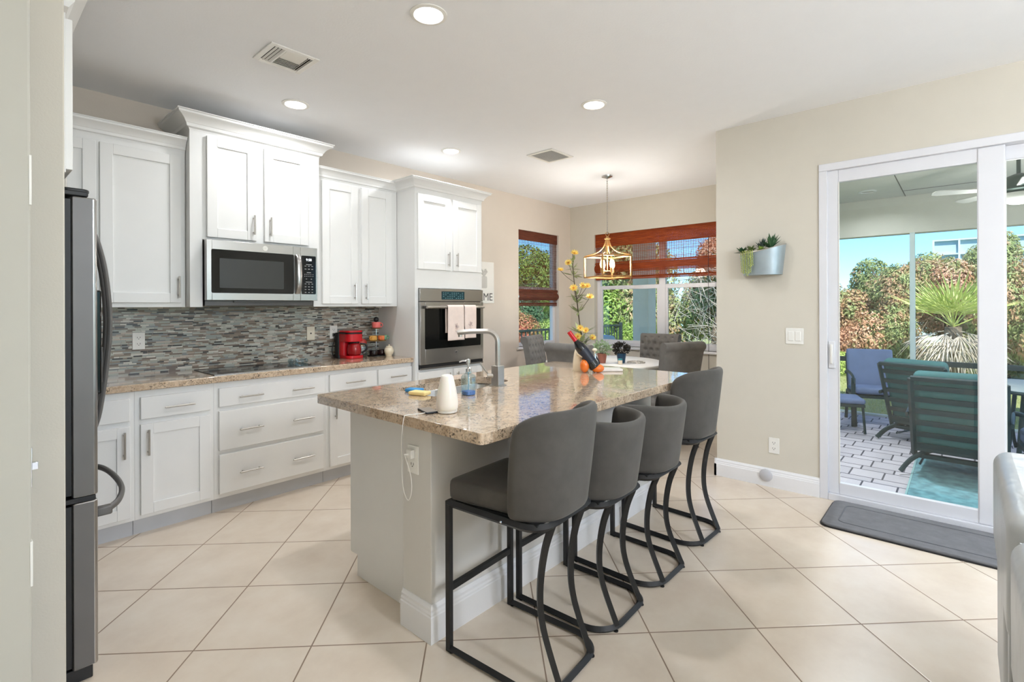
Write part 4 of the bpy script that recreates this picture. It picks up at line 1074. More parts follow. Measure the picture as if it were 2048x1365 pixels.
    for e, s_ in ((0, -1), (NU, 1)):
        em = [bm_[e]] + [mid(j*Wd+e, Vector((s_*.004, .016, 0))) for j in range(1, NV)] + [tm[e]]
        for j in range(NV):
            a_, b_ = j*Wd+e, (j+1)*Wd+e
            f.append((a_, b_, em[j+1], em[j])); f.append((em[j], em[j+1], Nn+b_, Nn+a_))
    obj('backrest', MB().add(vs, f), M['velvet'], t, sub=1, smooth=80, local=True)
    obj('under_plate', MB().lathe([(.0, sz-.012), (.10, sz-.012)], (0, 0, 0), 24).box(-.18, -.19, sz-.004, .18, .20, sz+.004), M['blackpl'], t, local=True)
    for sx in (-1, 1): obj('rivet', MB().ball((sx*(W_+.0115), -.05, sz-.011), .005, n=8), M['chrome'], t, local=True)
    t.location = loc; t.rotation_euler = (0, 0, rz)
    return t
g_ = 'grey velvet bar stools along the island'
stool_parts('bar_stool', 'high-backed grey velvet bar stool nearest the camera, before the sink end of the island', (1.512, 1.295, 0), math.radians(4), True, g_)
stool_parts('bar_stool', 'low-backed grey velvet bar stool, directly behind the nearest stool', (1.952, 1.315, 0), math.radians(2), False, g_)
stool_parts('bar_stool', 'low-backed grey velvet bar stool, third from the camera', (2.402, 1.315, 0), math.radians(0), False, g_)
stool_parts('bar_stool', 'high-backed grey velvet bar stool at the far end of the island', (2.945, 1.325, 0), math.radians(-2), True, g_)

# ================================================================== things on the back worktop
cx, cy = 2.330, 3.985
t = thing('coffee_maker', 'red and black drip coffee maker on the back worktop', 'coffee maker', (cx, cy, .904))
obj('base', MB().prism(rpoly(cx-.075, cy-.10, cx+.085, cy+.09, .05, 8), 2, .9045, .930), M['red'], t, bevel=.004, seg=3)
obj('tower', MB().prism(rpoly(cx-.080, cy+.00, cx+.075, cy+.09, .03, 6), 2, .928, 1.118), M['red'], t, bevel=.003)
obj('water_tank_back', MB().prism(rpoly(cx-.094, cy+.045, cx-.02, cy+.105, .02, 6), 2, .9045, 1.125), M['blackpl'], t, bevel=.003)
hd_ = obj('brew_head', MB().prism(rpoly(cx-.080, cy-.10, cx+.080, cy+.09, .055, 8), 2, 1.050, 1.118), M['red'], t, bevel=.004, seg=3)
obj('seam_band', MB().prism(rpoly(cx-.082, cy-.102, cx+.082, cy+.092, .056, 8), 2, 1.1185, 1.128), M['blackpl'], hd_)
obj('lid', MB().prism(rpoly(cx-.080, cy-.10, cx+.080, cy+.09, .055, 8), 2, 1.1285, 1.146), M['red'], hd_, bevel=.005, seg=3)
cf = obj('carafe', MB().lathe([(.048, .932), (.058, .945), (.060, .985), (.050, 1.022), (.040, 1.036)], (cx+.01, cy-.045, 0), 28), plain('dark_carafe', srgb(150, 16, 24), .1), t, smooth=60)
obj('carafe_handle', MB().tube(smooth_path([(cx+.05, cy-.075, 1.03), (cx+.092, cy-.10, 1.02), (cx+.096, cy-.105, .98), (cx+.062, cy-.08, .95)], 5), .008, 8), M['blackpl'], cf)
obj('lid_rim', MB().lathe([(.042, 1.036), (.044, 1.040), (.040, 1.048), (.0001, 1.049)], (cx+.01, cy-.045, 0), 24), M['blackpl'], cf)
obj('power_cable', MB().tube(smooth_path([(2.248, 4.120, 1.105), (2.25, 4.10, 1.10), (2.235, 4.09, 1.06), (2.215, 4.09, .98), (2.225, 4.085, .92), (2.26, 4.07, .915)], 5), .004, 8).cbox((2.250, 4.113, 1.107), (.026, .028, .024)), M['blackpl'], t)
cx, cy = 2.482, 4.062
t = thing('candy_jar', 'clear jar with a red domed lid beside the coffee maker', 'jar', (cx, cy, .904))
obj('jar', MB().lathe([(.040, .9045), (.050, .912), (.050, .985), (.045, 1.0), (.045, 1.010)], (cx, cy, 0), 28), M['clear'], t, smooth=60)
obj('lid', MB().lathe([(.050, 1.008), (.052, 1.018), (.048, 1.040), (.030, 1.058), (.0001, 1.064)], (cx, cy, 0), 28), plain('red_lid', srgb(206, 84, 74), .35), t, smooth=60)
obj('lid_band', MB().lathe([(.0525, 1.004), (.054, 1.012), (.0525, 1.020)], (cx, cy, 0), 28), M['gold'], t)
rr = random.Random(9); cm = MB()
for i in range(14): cm.ball((cx+rr.uniform(-.024, .024), cy+rr.uniform(-.024, .024), .920+.006*i*.9), .012, n=8)
sw = obj('sweets', cm, plain('pale_sweets', srgb(214, 190, 180), .5, var=.3, scale=40), t); sw['kind'] = 'stuff'
cx, cy = 2.590, 3.985
t = thing('mug_stand', 'thin metal two-tier mug stand with a round top knob', 'mug stand', (cx, cy, .904))
obj('post', MB().tube([(cx, cy, .91), (cx, cy, 1.22)], .004, 8), M['chrome'], t)
obj('base_plate', MB().lathe([(.078, .9045), (.078, .909), (.0001, .911)], (cx, cy, 0), 32), M['blackpl'], t)
obj('tier_plate', MB().lathe([(.088, 1.040), (.090, 1.046), (.086, 1.044), (.0001, 1.043)], (cx, cy, 0), 32), plain('tier_wire', srgb(160, 130, 80), .4, .6), t)
obj('tier_plate', MB().lathe([(.050, 1.150), (.052, 1.155), (.048, 1.154), (.0001, 1.153)], (cx, cy, 0), 32), plain('tier_wire2', srgb(160, 130, 80), .4, .6), t)
obj('knob', MB().ball((cx, cy, 1.235), .024, n=16), M['blackpl'], t)
def mug(x, y, z, r, h, mat, label, rz):
    m_ = thing('mug', label, 'mug', (x, y, z), 'small mugs on the metal mug stand')
    obj('cup', MB().lathe([(r*.8, z), (r*.95, z+.004), (r, z+h*.5), (r, z+h), (r*.93, z+h), (r*.9, z+.008), (.0001, z+.006)], (x, y, 0), 24), mat, m_, smooth=50)
    ha = []
    for i in range(7): a = -PI/2+PI*i/6; q = r*.95+r*.55*math.cos(a); ha.append((x+q*math.cos(rz), y+q*math.sin(rz), z+h*.5+h*.34*math.sin(a)))
    obj('handle', MB().tube(ha, .0042, 8), mat, m_)
    return m_
mc = lambda n_, c_: plain(n_, c_, .3, var=.12, scale=40)
mug(cx, cy-.0, 1.1565, .040, .055, mc('pink_glaze', srgb(232, 116, 108)), 'pink mug on the top tier of the mug stand', -.9)
mug(cx-.052, cy-.03, 1.0475, .036, .042, mc('yellow_glaze', srgb(222, 170, 84)), 'yellow mug on the middle tier of the mug stand', 3.6)
mug(cx+.010, cy-.065, 1.0475, .030, .042, mc('orange_glaze2', srgb(222, 120, 70)), 'orange mug between the yellow and the green mug', -2.4)
mug(cx+.060, cy-.015, 1.0475, .036, .042, mc('green_glaze', srgb(130, 176, 140)), 'green mug on the middle tier of the mug stand', -.5)
mug(cx-.045, cy-.025, .9115, .036, .045, mc('black_glaze', srgb(30, 22, 22)), 'black mug at the foot of the mug stand, on the coffee maker side', 3.9)
mug(cx+.048, cy-.012, .9115, .036, .045, mc('brown_glaze', srgb(52, 26, 24)), 'dark brown mug at the foot of the mug stand, on the sugar bowl side', -.6)
cx, cy = 2.662, 3.890
t = thing('sugar_bowl', 'round cream lidded bowl at the end of the back worktop', 'bowl', (cx, cy, .904))
obj('bowl', MB().lathe([(.026, .9045), (.028, .912), (.040, .930), (.043, .950), (.038, .972), (.028, .982)], (cx, cy, 0), 32), M['cream'], t, smooth=60)
obj('lid', MB().lathe([(.030, .982), (.031, .986), (.022, .993), (.007, .997), (.009, 1.004), (.0001, 1.008)], (cx, cy, 0), 32), M['cream'], t, smooth=60)
t = thing('cabinet_light', 'small white puck light under the wall cabinet above the mug stand', 'light', (2.64, 4.0, 1.35))
obj('housing', MB().cbox((2.64, 4.02, 1.347), (.05, .018, .012), rz=-.5), M['whitepl'], t, bevel=.003)
obj('clip', MB().cbox((2.64, 4.02, 1.3537), (.02, .012, .002), rz=-.5), M['whitepl'], t)

# planter on the slider wall
t = thing('wall_planter', 'galvanised half-round planter with succulents on the beige wall', 'planter', (XS, 1.11, 1.58))
N = 28; vs = []; f = []
cyp = 1.115
def prim(k, lev):
    a = PI*k/N; s_ = 1 if lev else .84
    y = cyp+.158*s_*math.cos(a); x = XS-.001-.135*s_*math.sin(a)**.75
    z = (1.770-.10*(y-cyp)/.158*.30 - .02*math.sin(a)) if lev else 1.578
    return (x, y, z)
for lev in (0, 1):
    for k in range(N+1): vs.append(prim(k, lev))
for k in range(N): f.append((k, k+1, N+1+k+1, N+1+k))
f.append(tuple(range(N+1))); f.append((0, N+1, 2*N+1, N))
pot = obj('pot', MB().add(vs, f), plain('galvanised_metal', srgb(170, 184, 192), .38, .55, var=.10, scale=9), t, smooth=50)
obj('rolled_rim', MB().tube([(p[0], p[1], p[2]) for p in [prim(k, 1) for k in range(N+1)]], .0035, 8), M['nickel'], pot)
obj('soil', MB().add([(prim(k, 1)[0]+.004, prim(k, 1)[1], prim(k, 1)[2]-.012) for k in range(N+1)], [tuple(range(N+1))]), M['bark'], pot)
def spiky(c, n, L, wd, mat, name, up=.5, seed=0, par=t):
    rr = random.Random(seed); mb = MB()
    for i in range(n):
        a = 2*PI*i/n*1.0+rr.uniform(-.3, .3); e = rr.uniform(up-.45, up+.55); l = L*rr.uniform(.7, 1.1)
        d = Vector((math.cos(a)*math.cos(e), math.sin(a)*math.cos(e), math.sin(e))); s_ = d.cross(Vector((0, 0, 1))).normalized()*wd
        up_ = s_.cross(d).normalized()*wd*.5; c0 = Vector(c)
        p0, p1, p2 = c0, c0+d*l*.5+Vector((0, 0, l*.05)), c0+d*l
        p2.x = min(p2.x, XS-.004); p1.x = min(p1.x, XS-.006)
        mb.add([p0-s_*.6, p0+s_*.6, p1+s_, p1-s_, p2, p1-up_, p0-up_], [(0, 1, 2, 3), (3, 2, 4), (0, 3, 5, 6), (1, 6, 5, 2), (3, 4, 5), (2, 5, 4)])
    return obj(name, mb, mat, par, smooth=0)
sx_ = XS-.075
spiky((sx_, 1.04, 1.775), 26, .105, .012, M['leafdeep'], 'agave', .75, 1)
spiky((sx_-.01, 1.10, 1.765), 20, .085, .009, plain('dark_spikes', srgb(52, 66, 60), .5, var=.3), 'spiky_succulent', .9, 2)
spiky((sx_-.01, 1.235, 1.750), 24, .060, .010, M['leafdeep'], 'small_agave', .4, 3)
spiky((sx_-.02, 1.17, 1.760), 30, .050, .010, plain('green_rosette', srgb(84, 104, 52), .5, var=.3, scale=30), 'rosette', .6, 4)
spiky((sx_-.03, 1.10, 1.755), 24, .045, .009, plain('lime_rosette', srgb(138, 164, 76), .5, var=.25, scale=30), 'lime_rosette', .5, 5)
strp = plain('string_of_pearls', srgb(170, 182, 96), .5, var=.2, scale=30)
for k, (y, L) in enumerate(((1.232, .165), (1.210, .170), (1.190, .190), (1.168, .175), (1.152, .120))):
    mb = MB(); rr = random.Random(k)
    a = math.acos(max(-1, min(1, (y-cyp)/.158))); x = XS-.150*math.sin(a)**.75-.004
    nseg = int(L/.0065)
    for i in range(nseg):
        z = 1.755-i*.0065; xx = x+.012*min(1, i/nseg)*1.1
        mb.ball((xx+rr.uniform(-.005, .003), y+(.0055 if i % 2 else -.0055), z), .0044, 1, 1, 1.4, n=6)
    obj('trailing_stem', mb, strp, t, smooth=60)

# door mat
t = thing('door_mat', 'long dark grey mat on the tiles before the sliding door', 'mat', (3.80, -.05, 0))
mb = MB(); P = rpoly(3.560, -.72, 4.045, .655, .05, 5)
P = [(x+(.045*(y+.0)/.65 if False else 0), y) for x, y in P]
obj('pile', MB().prism(P, 2, .003, .020), M['matcloth'], t, bevel=.006, seg=3)
obj('rubber_base', MB().prism(rpoly(3.552, -.728, 4.053, .663, .052, 5), 2, .0005, .006), M['blackpl'], t)
obj('stitched_groove', MB().tube([(x, y, .0205) for x, y in rpoly(3.64, -.64, 3.965, .575, .04, 5)], .0035, 6, True), plain('groove_grey', srgb(100, 101, 104), .9), t)

# ================================================================== breakfast nook
t = thing('dining_table', 'round white pedestal dining table in the nook under the pendant', 'table', (4.68, 2.87, 0))
obj('tabletop', MB().lathe([(.560, .715), (.615, .722), (.625, .732), (.625, .752), (.618, .758), (.0001, .759)], (4.68, 2.87, 0), 64), M['white'], t, smooth=50)
obj('apron', MB().lathe([(.50, .66), (.50, .716)], (4.68, 2.87, 0), 48), M['white'], t)
obj('pedestal', MB().lathe([(.10, .06), (.07, .12), (.06, .30), (.085, .42), (.06, .52), (.10, .66)], (4.68, 2.87, 0), 28), M['white'], t, smooth=60)
for k in range(4):
    a = PI/4+k*PI/2; c_, s_ = math.cos(a), math.sin(a)
    obj('foot', MB().tube(smooth_path([(4.68+.05*c_, 2.87+.05*s_, .20), (4.68+.20*c_, 2.87+.20*s_, .15), (4.68+.36*c_, 2.87+.36*s_, .05), (4.68+.42*c_, 2.87+.42*s_, .025)], 5), .024, 8), M['white'], t)

def tufted_chair(label, x, y, rz, mirror=False):
    t = thing('dining_chair', label, 'chair', (0, 0, 0), 'grey tufted dining chairs round the nook table'); t['_loc0'] = 1
    # faces +y ; back at y<0
    W_ = .245
    def prof(v):      # side profile of the front face: straight, then rolling backwards
        if v < .78:
            s_ = v/.78; return (-.185-.075*s_, .47+.50*s_)
        a = (v-.78)/.22*PI*1.25; r = .045
        cy0, cz0 = -.260-r, .97
        return (cy0+r*math.cos(a), cz0+r*math.sin(a))
    NU, NV = 48, 60; vs = []; f = []
    def tuft(u, v):
        # diamond lattice of buttons
        d = 0.0; X = u*W_/.085; Z = (v*.64)/.085
        best = 9
        for i in range(-4, 5):
            for j in range(-1, 9):
                bx = i + (.5 if j % 2 else 0); bz = j*.9+.55
                if abs(bx)*.085 > W_*.90 or bz*.085 > .60: continue
                q = ((X-bx)**2+(Z-bz)**2)**.5; best = min(best, q)
        dim = .024*math.exp(-(best/.20)**2)
        # creases between buttons
        a1 = (X*1.8+Z) % 1.8; a2 = (X*1.8-Z) % 1.8
        a1 = min(a1, 1.8-a1); a2 = min(a2, 1.8-a2)
        cr = .007*math.exp(-(min(a1, a2)/.10)**2)
        edge = max(0, min(1, (1-abs(u))/.08))
        return -(dim+cr)*edge
    for j in range(NV+1):
        v = j/NV; y_, z_ = prof(v)
        for i in range(NU+1):
            u = -1+2*i/NU; k = tuft(u, v) if v < .80 else 0
            wid = W_*(.90+.10*v)
            bulge = .012*(1-abs(u)**4)
            vs.append((u*wid, y_+k+bulge*(1 if v < .8 else .3), z_))
    for j in range(NV):
        for i in range(NU): a = j*(NU+1)+i; f.append((a, a+1, a+NU+2, a+NU+1))
    # back skin
    o_ = len(vs)
    BV = [(-.262, .42), (-.275, .60), (-.292, .75), (-.315, .88), (-.325, .925)]
    for y_, z_ in BV:
        for i in range(NU+1): u = -1+2*i/NU; vs.append((u*W_*(.90+.10*(z_-.42)/.6), y_, z_))
    for j in range(len(BV)-1):
        for i in range(NU): a = o_+j*(NU+1)+i; f.append((a, a+NU+1, a+NU+2, a+1))
    last = o_+(len(BV)-1)*(NU+1); tp = NV*(NU+1)
    for i in range(NU): f.append((last+i, tp+i, tp+i+1, last+i+1)); f.append((i+1, i, o_+i, o_+i+1))
    # side caps
    for e in (0, NU):
        ring = [j*(NU+1)+e for j in range(NV+1)] + [o_+j*(NU+1)+e for j in range(len(BV)-1, -1, -1)]
        f.append(tuple(ring))
    bk = obj('backrest', MB().add(vs, f), M['linen'], t, local=True, smooth=60)
    bt = MB()
    for j in range(0, 7):
        for i in range(-4, 5):
            bx = i+(.5 if j % 2 else 0); bz = j*.9+.55
            if abs(bx)*.085 > W_*.90 or bz*.085 > .49: continue
            y_, z_ = prof(bz*.085/.64); bt.ball((bx*.085*.95, y_-.012, z_), .008, n=8)
    bo = obj('button_tufting', bt, M['linen'], bk, local=True); bo['kind'] = 'stuff'
    P = rpoly(-.255, -.20, .255, .26, .04, 5); n = len(P); vs = []
    for s_, z in ((.96, .34), (1.0, .352), (1.0, .445), (.975, .47), (.85, .482), (.4, .488)):
        for x_, y_ in P: vs.append((x_*s_, y_*s_, z))
    f = [(i*n+k, i*n+(k+1) % n, (i+1)*n+(k+1) % n, (i+1)*n+k) for i in range(5) for k in range(n)]; f.append(tuple(range(n))[::-1]); f.append(tuple(5*n+k for k in range(n)))
    obj('seat', MB().add(vs, f), M['linen'], t, local=True, smooth=60)
    wl = plain('dark_wood_leg', srgb(60, 44, 36), .5) if 'woodleg' not in M else M['woodleg']; M['woodleg'] = wl
    for sx in (-1, 1):
        obj('leg', MB().tube([(sx*.215, .215, .345), (sx*.218, .220, .0)], [.024, .016], 4), wl, t, local=True)
        obj('leg', MB().tube([(sx*.215, -.17, .345), (sx*.225, -.26, .0)], [.024, .016], 4), wl, t, local=True)
    t.location = (x, y, 0); t.rotation_euler = (0, 0, rz)
    return t
tufted_chair('grey tufted dining chair under the narrow window, buttons showing', 4.56, 3.40, PI+.30)
tufted_chair('grey dining chair seen from behind its rolled back, beside the wine bottle', 3.985, 2.62, -PI/2)
tufted_chair('grey tufted dining chair facing the camera below the wide window', 5.38, 2.70, PI/2)
tufted_chair('grey dining chair with its side turned to the camera, nearest the beige wall', 4.62, 2.20, -.38)

# pendant
pc = Vector((4.690, 2.827, 0)); rz_ = -.446
t = thing('pendant_light', 'gold open-box pendant with candle bulbs hanging over the nook table', 'pendant lamp', (pc.x, pc.y, ZC))
obj('canopy', MB().lathe([(.060, 0), (.058, -.012), (.030, -.022), (.008, -.030), (.0001, -.031)], (pc.x, pc.y, ZC-.0005), 28), M['chrome'], t, smooth=50)
ch = MB(); z = ZC-.034; k = 0
while z > 2.135:
    ring = []
    for i in range(8):
        a = 2*PI*i/8; q = (.008*math.cos(a), .016*math.sin(a))
        ring.append((pc.x+(q[0] if k % 2 else 0), pc.y+(0 if k % 2 else q[0]), z-.013+q[1]))
    ch.tube(ring, .0022, 5, True); z -= .0245; k += 1
obj('chain', ch, M['nickel'], t)
rotz = Matrix.Translation(pc) @ Matrix.Rotation(rz_, 4, 'Z')
hub = MB().tube([(.022*math.cos(2*PI*i/16), 0, 2.118+.022*math.sin(2*PI*i/16)) for i in range(16)], .003, 6, True).lathe([(.020, 2.060), (.034, 2.066), (.034, 2.074), (.018, 2.080), (.010, 2.096), (.0001, 2.097)], n=20)
hub.lathe([(.022, 1.99), (.018, 2.06)], n=16)
obj('hub', hub.xf(rotz), M['gold'], t)
HX, HZ0, HZ1, TB = .176, 1.652, 1.888, .015
for sx in (-1, 1):
    for sy in (-1, 1):
        arm = smooth_path([(sx*.012, sy*.012, 2.058), (sx*.030, sy*.030, 1.985), (sx*.080, sy*.080, 1.925), (sx*HX, sy*HX, HZ1)], 6)
        obj('curved_arm', MB().tube(arm, .006, 8).xf(rotz), M['gold'], t)
fr = MB()
for sx in (-1, 1):
    for sy in (-1, 1): fr.box(sx*HX-TB/2, sy*HX-TB/2, HZ0, sx*HX+TB/2, sy*HX+TB/2, HZ1)
for z in (HZ0, HZ1-TB):
    for s_ in (-1, 1): fr.box(-HX, s_*HX-TB/2, z, HX, s_*HX+TB/2, z+TB); fr.box(s_*HX-TB/2, -HX, z, s_*HX+TB/2, HX, z+TB)
obj('box_frame', fr.xf(rotz), M['gold'], t, bevel=.001)
obj('stem', MB().tube([(0, 0, 1.99), (0, 0, 1.715)], .006, 8).tube([(-.075, 0, 1.72), (.075, 0, 1.72)], .006, 8).tube([(0, -.075, 1.72), (0, .075, 1.72)], .006, 8).xf(rotz), M['gold'], t)
for i in range(4):
    a = PI/2*i; c_ = (.072*math.cos(a), .072*math.sin(a))
    cd = obj('candle_sleeve', MB().lathe([(.013, 1.705), (.013, 1.755)], (c_[0], c_[1], 0), 14).xf(rotz), M['gold'], t)
    obj('bulb', MB().lathe([(.008, 1.756), (.016, 1.772), (.019, 1.792), (.015, 1.820), (.006, 1.845), (.0001, 1.850)], (c_[0], c_[1], 0), 16).xf(rotz), M['bulb'], cd, smooth=60)
l = bpy.data.lights.new('pendant_glow', 'POINT'); l.energy = PENDANT_W; l.color = (1, .95, .89); l.shadow_soft_size = .07
lo = bpy.data.objects.new('pendant_glow', l); COL.objects.link(lo); lo.parent = t; lo.location = (0, 0, 1.83-ZC)

# woven blinds
def blind(kind, a0_, a1_, ztop, zval, zbot, folds, pl, mat, mats, label, seed):
    """kind 'y': hangs in a plane y=pl (kitchen wall); kind 'x': in a plane x=pl."""
    t = thing('woven_blind', label, 'blind', ((a0_+a1_)/2, pl, zbot) if kind == 'y' else (pl, (a0_+a1_)/2, zbot))
    def bx(mb, u0, u1, d0, d1, z0, z1):
        if kind == 'y': mb.box(u0, pl-d1, z0, u1, pl-d0, z1)
        else: mb.box(pl-d1, u0, z0, pl-d0, u1, z1)
    rr = random.Random(seed)
    sl = MB(); z = zbot+.03; u0, u1 = a0_, a1_
    while z < zval:
        n = 6
        h = (.0042 if kind == 'y' else .0052)+rr.uniform(-.0010, .0010)
        bx(sl, u0+rr.uniform(0, .003), u1-rr.uniform(0, .003), .004, .0062, z, z+h)
        z += .0108+rr.uniform(-.0008, .001)
    s1 = obj('woven_slats', sl, mat, t, smooth=0)
    th = MB(); u = u0+.02
    while u < u1: bx(th, u, u+.0016, .0025, .0078, zbot+.02, zval); u += .030
    obj('warp_threads', th, mats, s1, smooth=0)
    va = MB(); z = zval-.02
    while z < ztop: bx(va, u0, u1, .010, .0135, z, z+.0112); z += .0118
    v_ = obj('valance', va, mat, t, bevel=0, smooth=0)
    bx_ = MB(); bx(bx_, u0+.004, u1-.004, -.028, .009, ztop-.035, ztop-.002); obj('head_rail', bx_, mats, v_)
    for zf0, zf1, dep in folds:
        fo = MB(); z = zf0; mid_ = (zf0+zf1)/2
        while z < zf1:
            q = (1-((z-mid_)/((zf1-zf0)/2))**2); bx(fo, u0-.002, u1+.002, .008+dep*q, .011+dep*q, z, z+.0112); z += .0118
        obj('fold', fo, mat, t, smooth=0)
    bb = MB(); bx(bb, u0, u1, .003, .010, zbot, zbot+.030) if False else None
    z = zbot
    while z < zbot+.035: bx(bb, u0, u1, .003, .0062, z, z+.009); z += .0105
    obj('bottom_hem', bb, mat, t, smooth=0)
blind('y', wx0+.004, wx1-.006, wz1-.004, 2.215, 1.352, [(1.425, 1.515, .03), (1.52, 1.565, .012)], YK+.035, M['bamboodark'], M['bamboodark'], 'dark woven blind half lowered on the narrow window', 1)
blind('x', ny0+.006, ny1-.004, nz1-.004, 2.165, 1.700, [(1.800, 1.895, .03), (1.90, 1.925, .012)], XN+.035, M['bamboo'], M['bamboo'], 'reddish brown woven blind over the wide nook window', 2)

# flower stem in a vase
t = thing('flower_stem', 'tall artificial stem with yellow flowers standing on the nook table', 'flowers', (4.44, 2.98, .759))
bx_, by_ = 4.44, 2.98
def fl(px_, z, fwd=0.): # right offset in metres, height
    return Vector((bx_+.667*px_-.745*fwd, by_-.745*px_-.667*fwd, z))
obj('vase', MB().lathe([(.04, .7595), (.055, .78), (.058, .83), (.035, .88), (.022, .93), (.028, .96)], (bx_, by_, 0), 28), M['marble'], t, smooth=60)
M['stem'] = plain('dark_stem', srgb(76, 68, 50), .7, var=.2)
M['petal'] = plain('yellow_petal', srgb(250, 216, 112), .6, var=.12, scale=60)
M['fleaf'] = plain('soft_green_leaf', srgb(150, 160, 112), .7, var=.25, scale=20)
main = smooth_path([fl(0, .80), fl(-.01, 1.02), fl(-.035, 1.20), fl(-.06, 1.42), fl(-.085, 1.60), fl(-.10, 1.78), fl(-.095, 1.94)], 5)
obj('stem', MB().tube(main, [.008-.004*i/len(main) for i in range(len(main))], 8), M['stem'], t)
def bloom(p, r, seed):
    rr = random.Random(seed); mb = MB(); ax = Vector((rr.uniform(-.5, .2)-.3, rr.uniform(-.5, .2)-.3, .55)).normalized()
    a_ = ax.orthogonal().normalized(); b_ = ax.cross(a_)
    for i in range(9):
        th = 2*PI*i/9; d = (a_*math.cos(th)+b_*math.sin(th)); s_ = (a_*-math.sin(th)+b_*math.cos(th))
        mb.add([p, p+d*r*.55+s_*r*.22+ax*r*.12, p+d*r+ax*r*.28, p+d*r*.55-s_*r*.22+ax*r*.12], [(0, 1, 2, 3)])
        mb.add([p-ax*.002, p+d*r*.5+s_*r*.2+ax*r*.4, p+d*r*.75+ax*r*.7, p+d*r*.5-s_*r*.2+ax*r*.4], [(0, 1, 2, 3)])
    o = obj('bloom', mb, M['petal'], t, smooth=0)
    obj('bloom_centre', MB().ball(tuple(p+ax*r*.2), r*.22, n=8), plain('orange_centre', srgb(214, 130, 40), .8) if 'cent' not in M else M['cent'], o)
M['cent'] = plain('orange_centre', srgb(214, 130, 40), .8)
seeds = [(-.085, 1.90), (-.150, 1.80), (-.235, 1.722), (-.095, 1.535), (.0, 1.560), (.045, 1.555), (.075, 1.440), (-.03, 1.115), (.03, 1.090), (-.055, 1.025), (.10, 1.015)]
tw = MB(); lf = MB()
for i, (px_, z) in enumerate(seeds):
    p = fl(px_, z, .02+.01*(i % 3)); zb_ = z-.10 if i else z-.02
    m0 = min(main, key=lambda q: abs(q.z-max(.95, z-.13)))
    obj('twig', MB().tube(smooth_path([m0, (m0+p)/2+Vector((0, 0, -.01)), p], 4), .0025, 6), M['stem'], t)
    bloom(p, .044 if i % 3 else .050, i)
rr = random.Random(5)
for zc in (1.83, 1.76, 1.66, 1.45, 1.36, 1.30, 1.07, .99, .93, .90):
    m0 = min(main, key=lambda q: abs(q.z-zc))
    for k in range(9):
        a = rr.uniform(0, 2*PI); e = rr.uniform(-.4, .9); L = rr.uniform(.08, .16)*(1.25 if zc < 1.1 else .95)
        d = Vector((math.cos(a)*math.cos(e), math.sin(a)*math.cos(e), math.sin(e))); s_ = d.cross(Vector((.1, .2, 1))).normalized()*L*.14
        lf.add([m0, m0+d*L*.4+s_, m0+d*L, m0+d*L*.4-s_], [(0, 1, 2, 3)])
lo_ = obj('leaves', lf, M['fleaf'], t, smooth=0); lo_['kind'] = 'stuff'
# small plants and odds on the table
def bushy(name, label, x, y, z, r, mat, potmat, n, seed, pot=True):
    t = thing(name, label, 'plant', (x, y, z))
    if pot: obj('pot', MB().lathe([(.035, z+.0005), (.048, z+.085), (.050, z+.10), (.044, z+.10), (.042, z+.09), (.0001, z+.088)], (x, y, 0), 24), potmat, t, smooth=40)
    rr = random.Random(seed); mb = MB(); zc = z+.10+r*.6
    for i in range(n):
        d = Vector((rr.gauss(0, 1), rr.gauss(0, 1), rr.gauss(0, .8))).normalized(); q = Vector((x, y, zc))+Vector((d.x*r, d.y*r, d.z*r*.75))*rr.uniform(.35, 1)
        L = rr.uniform(.018, .034); s_ = Vector((rr.uniform(-1, 1), rr.uniform(-1, 1), rr.uniform(-1, 1))).normalized()*L*.4
        dd_ = (d+Vector((0, 0, .4))).normalized()
        mb.add([q, q+dd_*L*.5+s_, q+dd_*L, q+dd_*L*.5-s_], [(0, 1, 2, 3)])
    o = obj('foliage', mb, mat, t, smooth=0); o['kind'] = 'stuff'
    st = MB()
    for k in range(5): a = 2*PI*k/5; st.tube([(x, y, z+.08), (x+math.cos(a)*r*.5, y+math.sin(a)*r*.5, zc)], .002, 5)
    obj('stems', st, M['stem'], t)
bushy('potted_plant', 'soft green leafy plant in a terracotta pot on the nook table', 4.50, 2.78, .759, .092, plain('pale_green_leaf', srgb(150, 172, 132), .7, var=.3, scale=25), plain('terracotta', srgb(150, 92, 74), .8, var=.1), 330, 1)
bushy('potted_plant', 'dark purple-black leafy plant in a blue pot on the nook table', 4.63, 2.63, .759, .085, plain('dark_leaf', srgb(46, 40, 32), .6, var=.5, scale=40), plain('navy_pot', srgb(20, 62, 92), .3, var=.1), 420, 2)
t = thing('candle', 'small cream candle with a teal band on the nook table', 'candle', (4.52, 2.58, .759))
obj('wax', MB().lathe([(.022, .7595), (.022, .800), (.0001, .801)], (4.52, 2.58, 0), 20), plain('cream_wax', srgb(232, 214, 190), .5), t)
obj('band', MB().lathe([(.0226, .80), (.0226, .815), (.0001, .816)], (4.52, 2.58, 0), 20), plain('teal_band', srgb(60, 140, 150), .4), t)
t = thing('bead_garland', 'ring of small grey wooden beads on the nook table', 'garland', (4.74, 2.52, .759))
g = MB()
for i in range(34): g.ball((4.74+.085*math.cos(2*PI*i/34), 2.52+.085*math.sin(2*PI*i/34), .7675), .0078, n=8)
obj('beads', g, plain('grey_wood_bead', srgb(190, 184, 174), .7, var=.2, scale=60), t)
obj('string', MB().tube([(4.74+.085*math.cos(2*PI*i/34), 2.52+.085*math.sin(2*PI*i/34), .7675) for i in range(34)], .0015, 5, True), M['stem'], t)
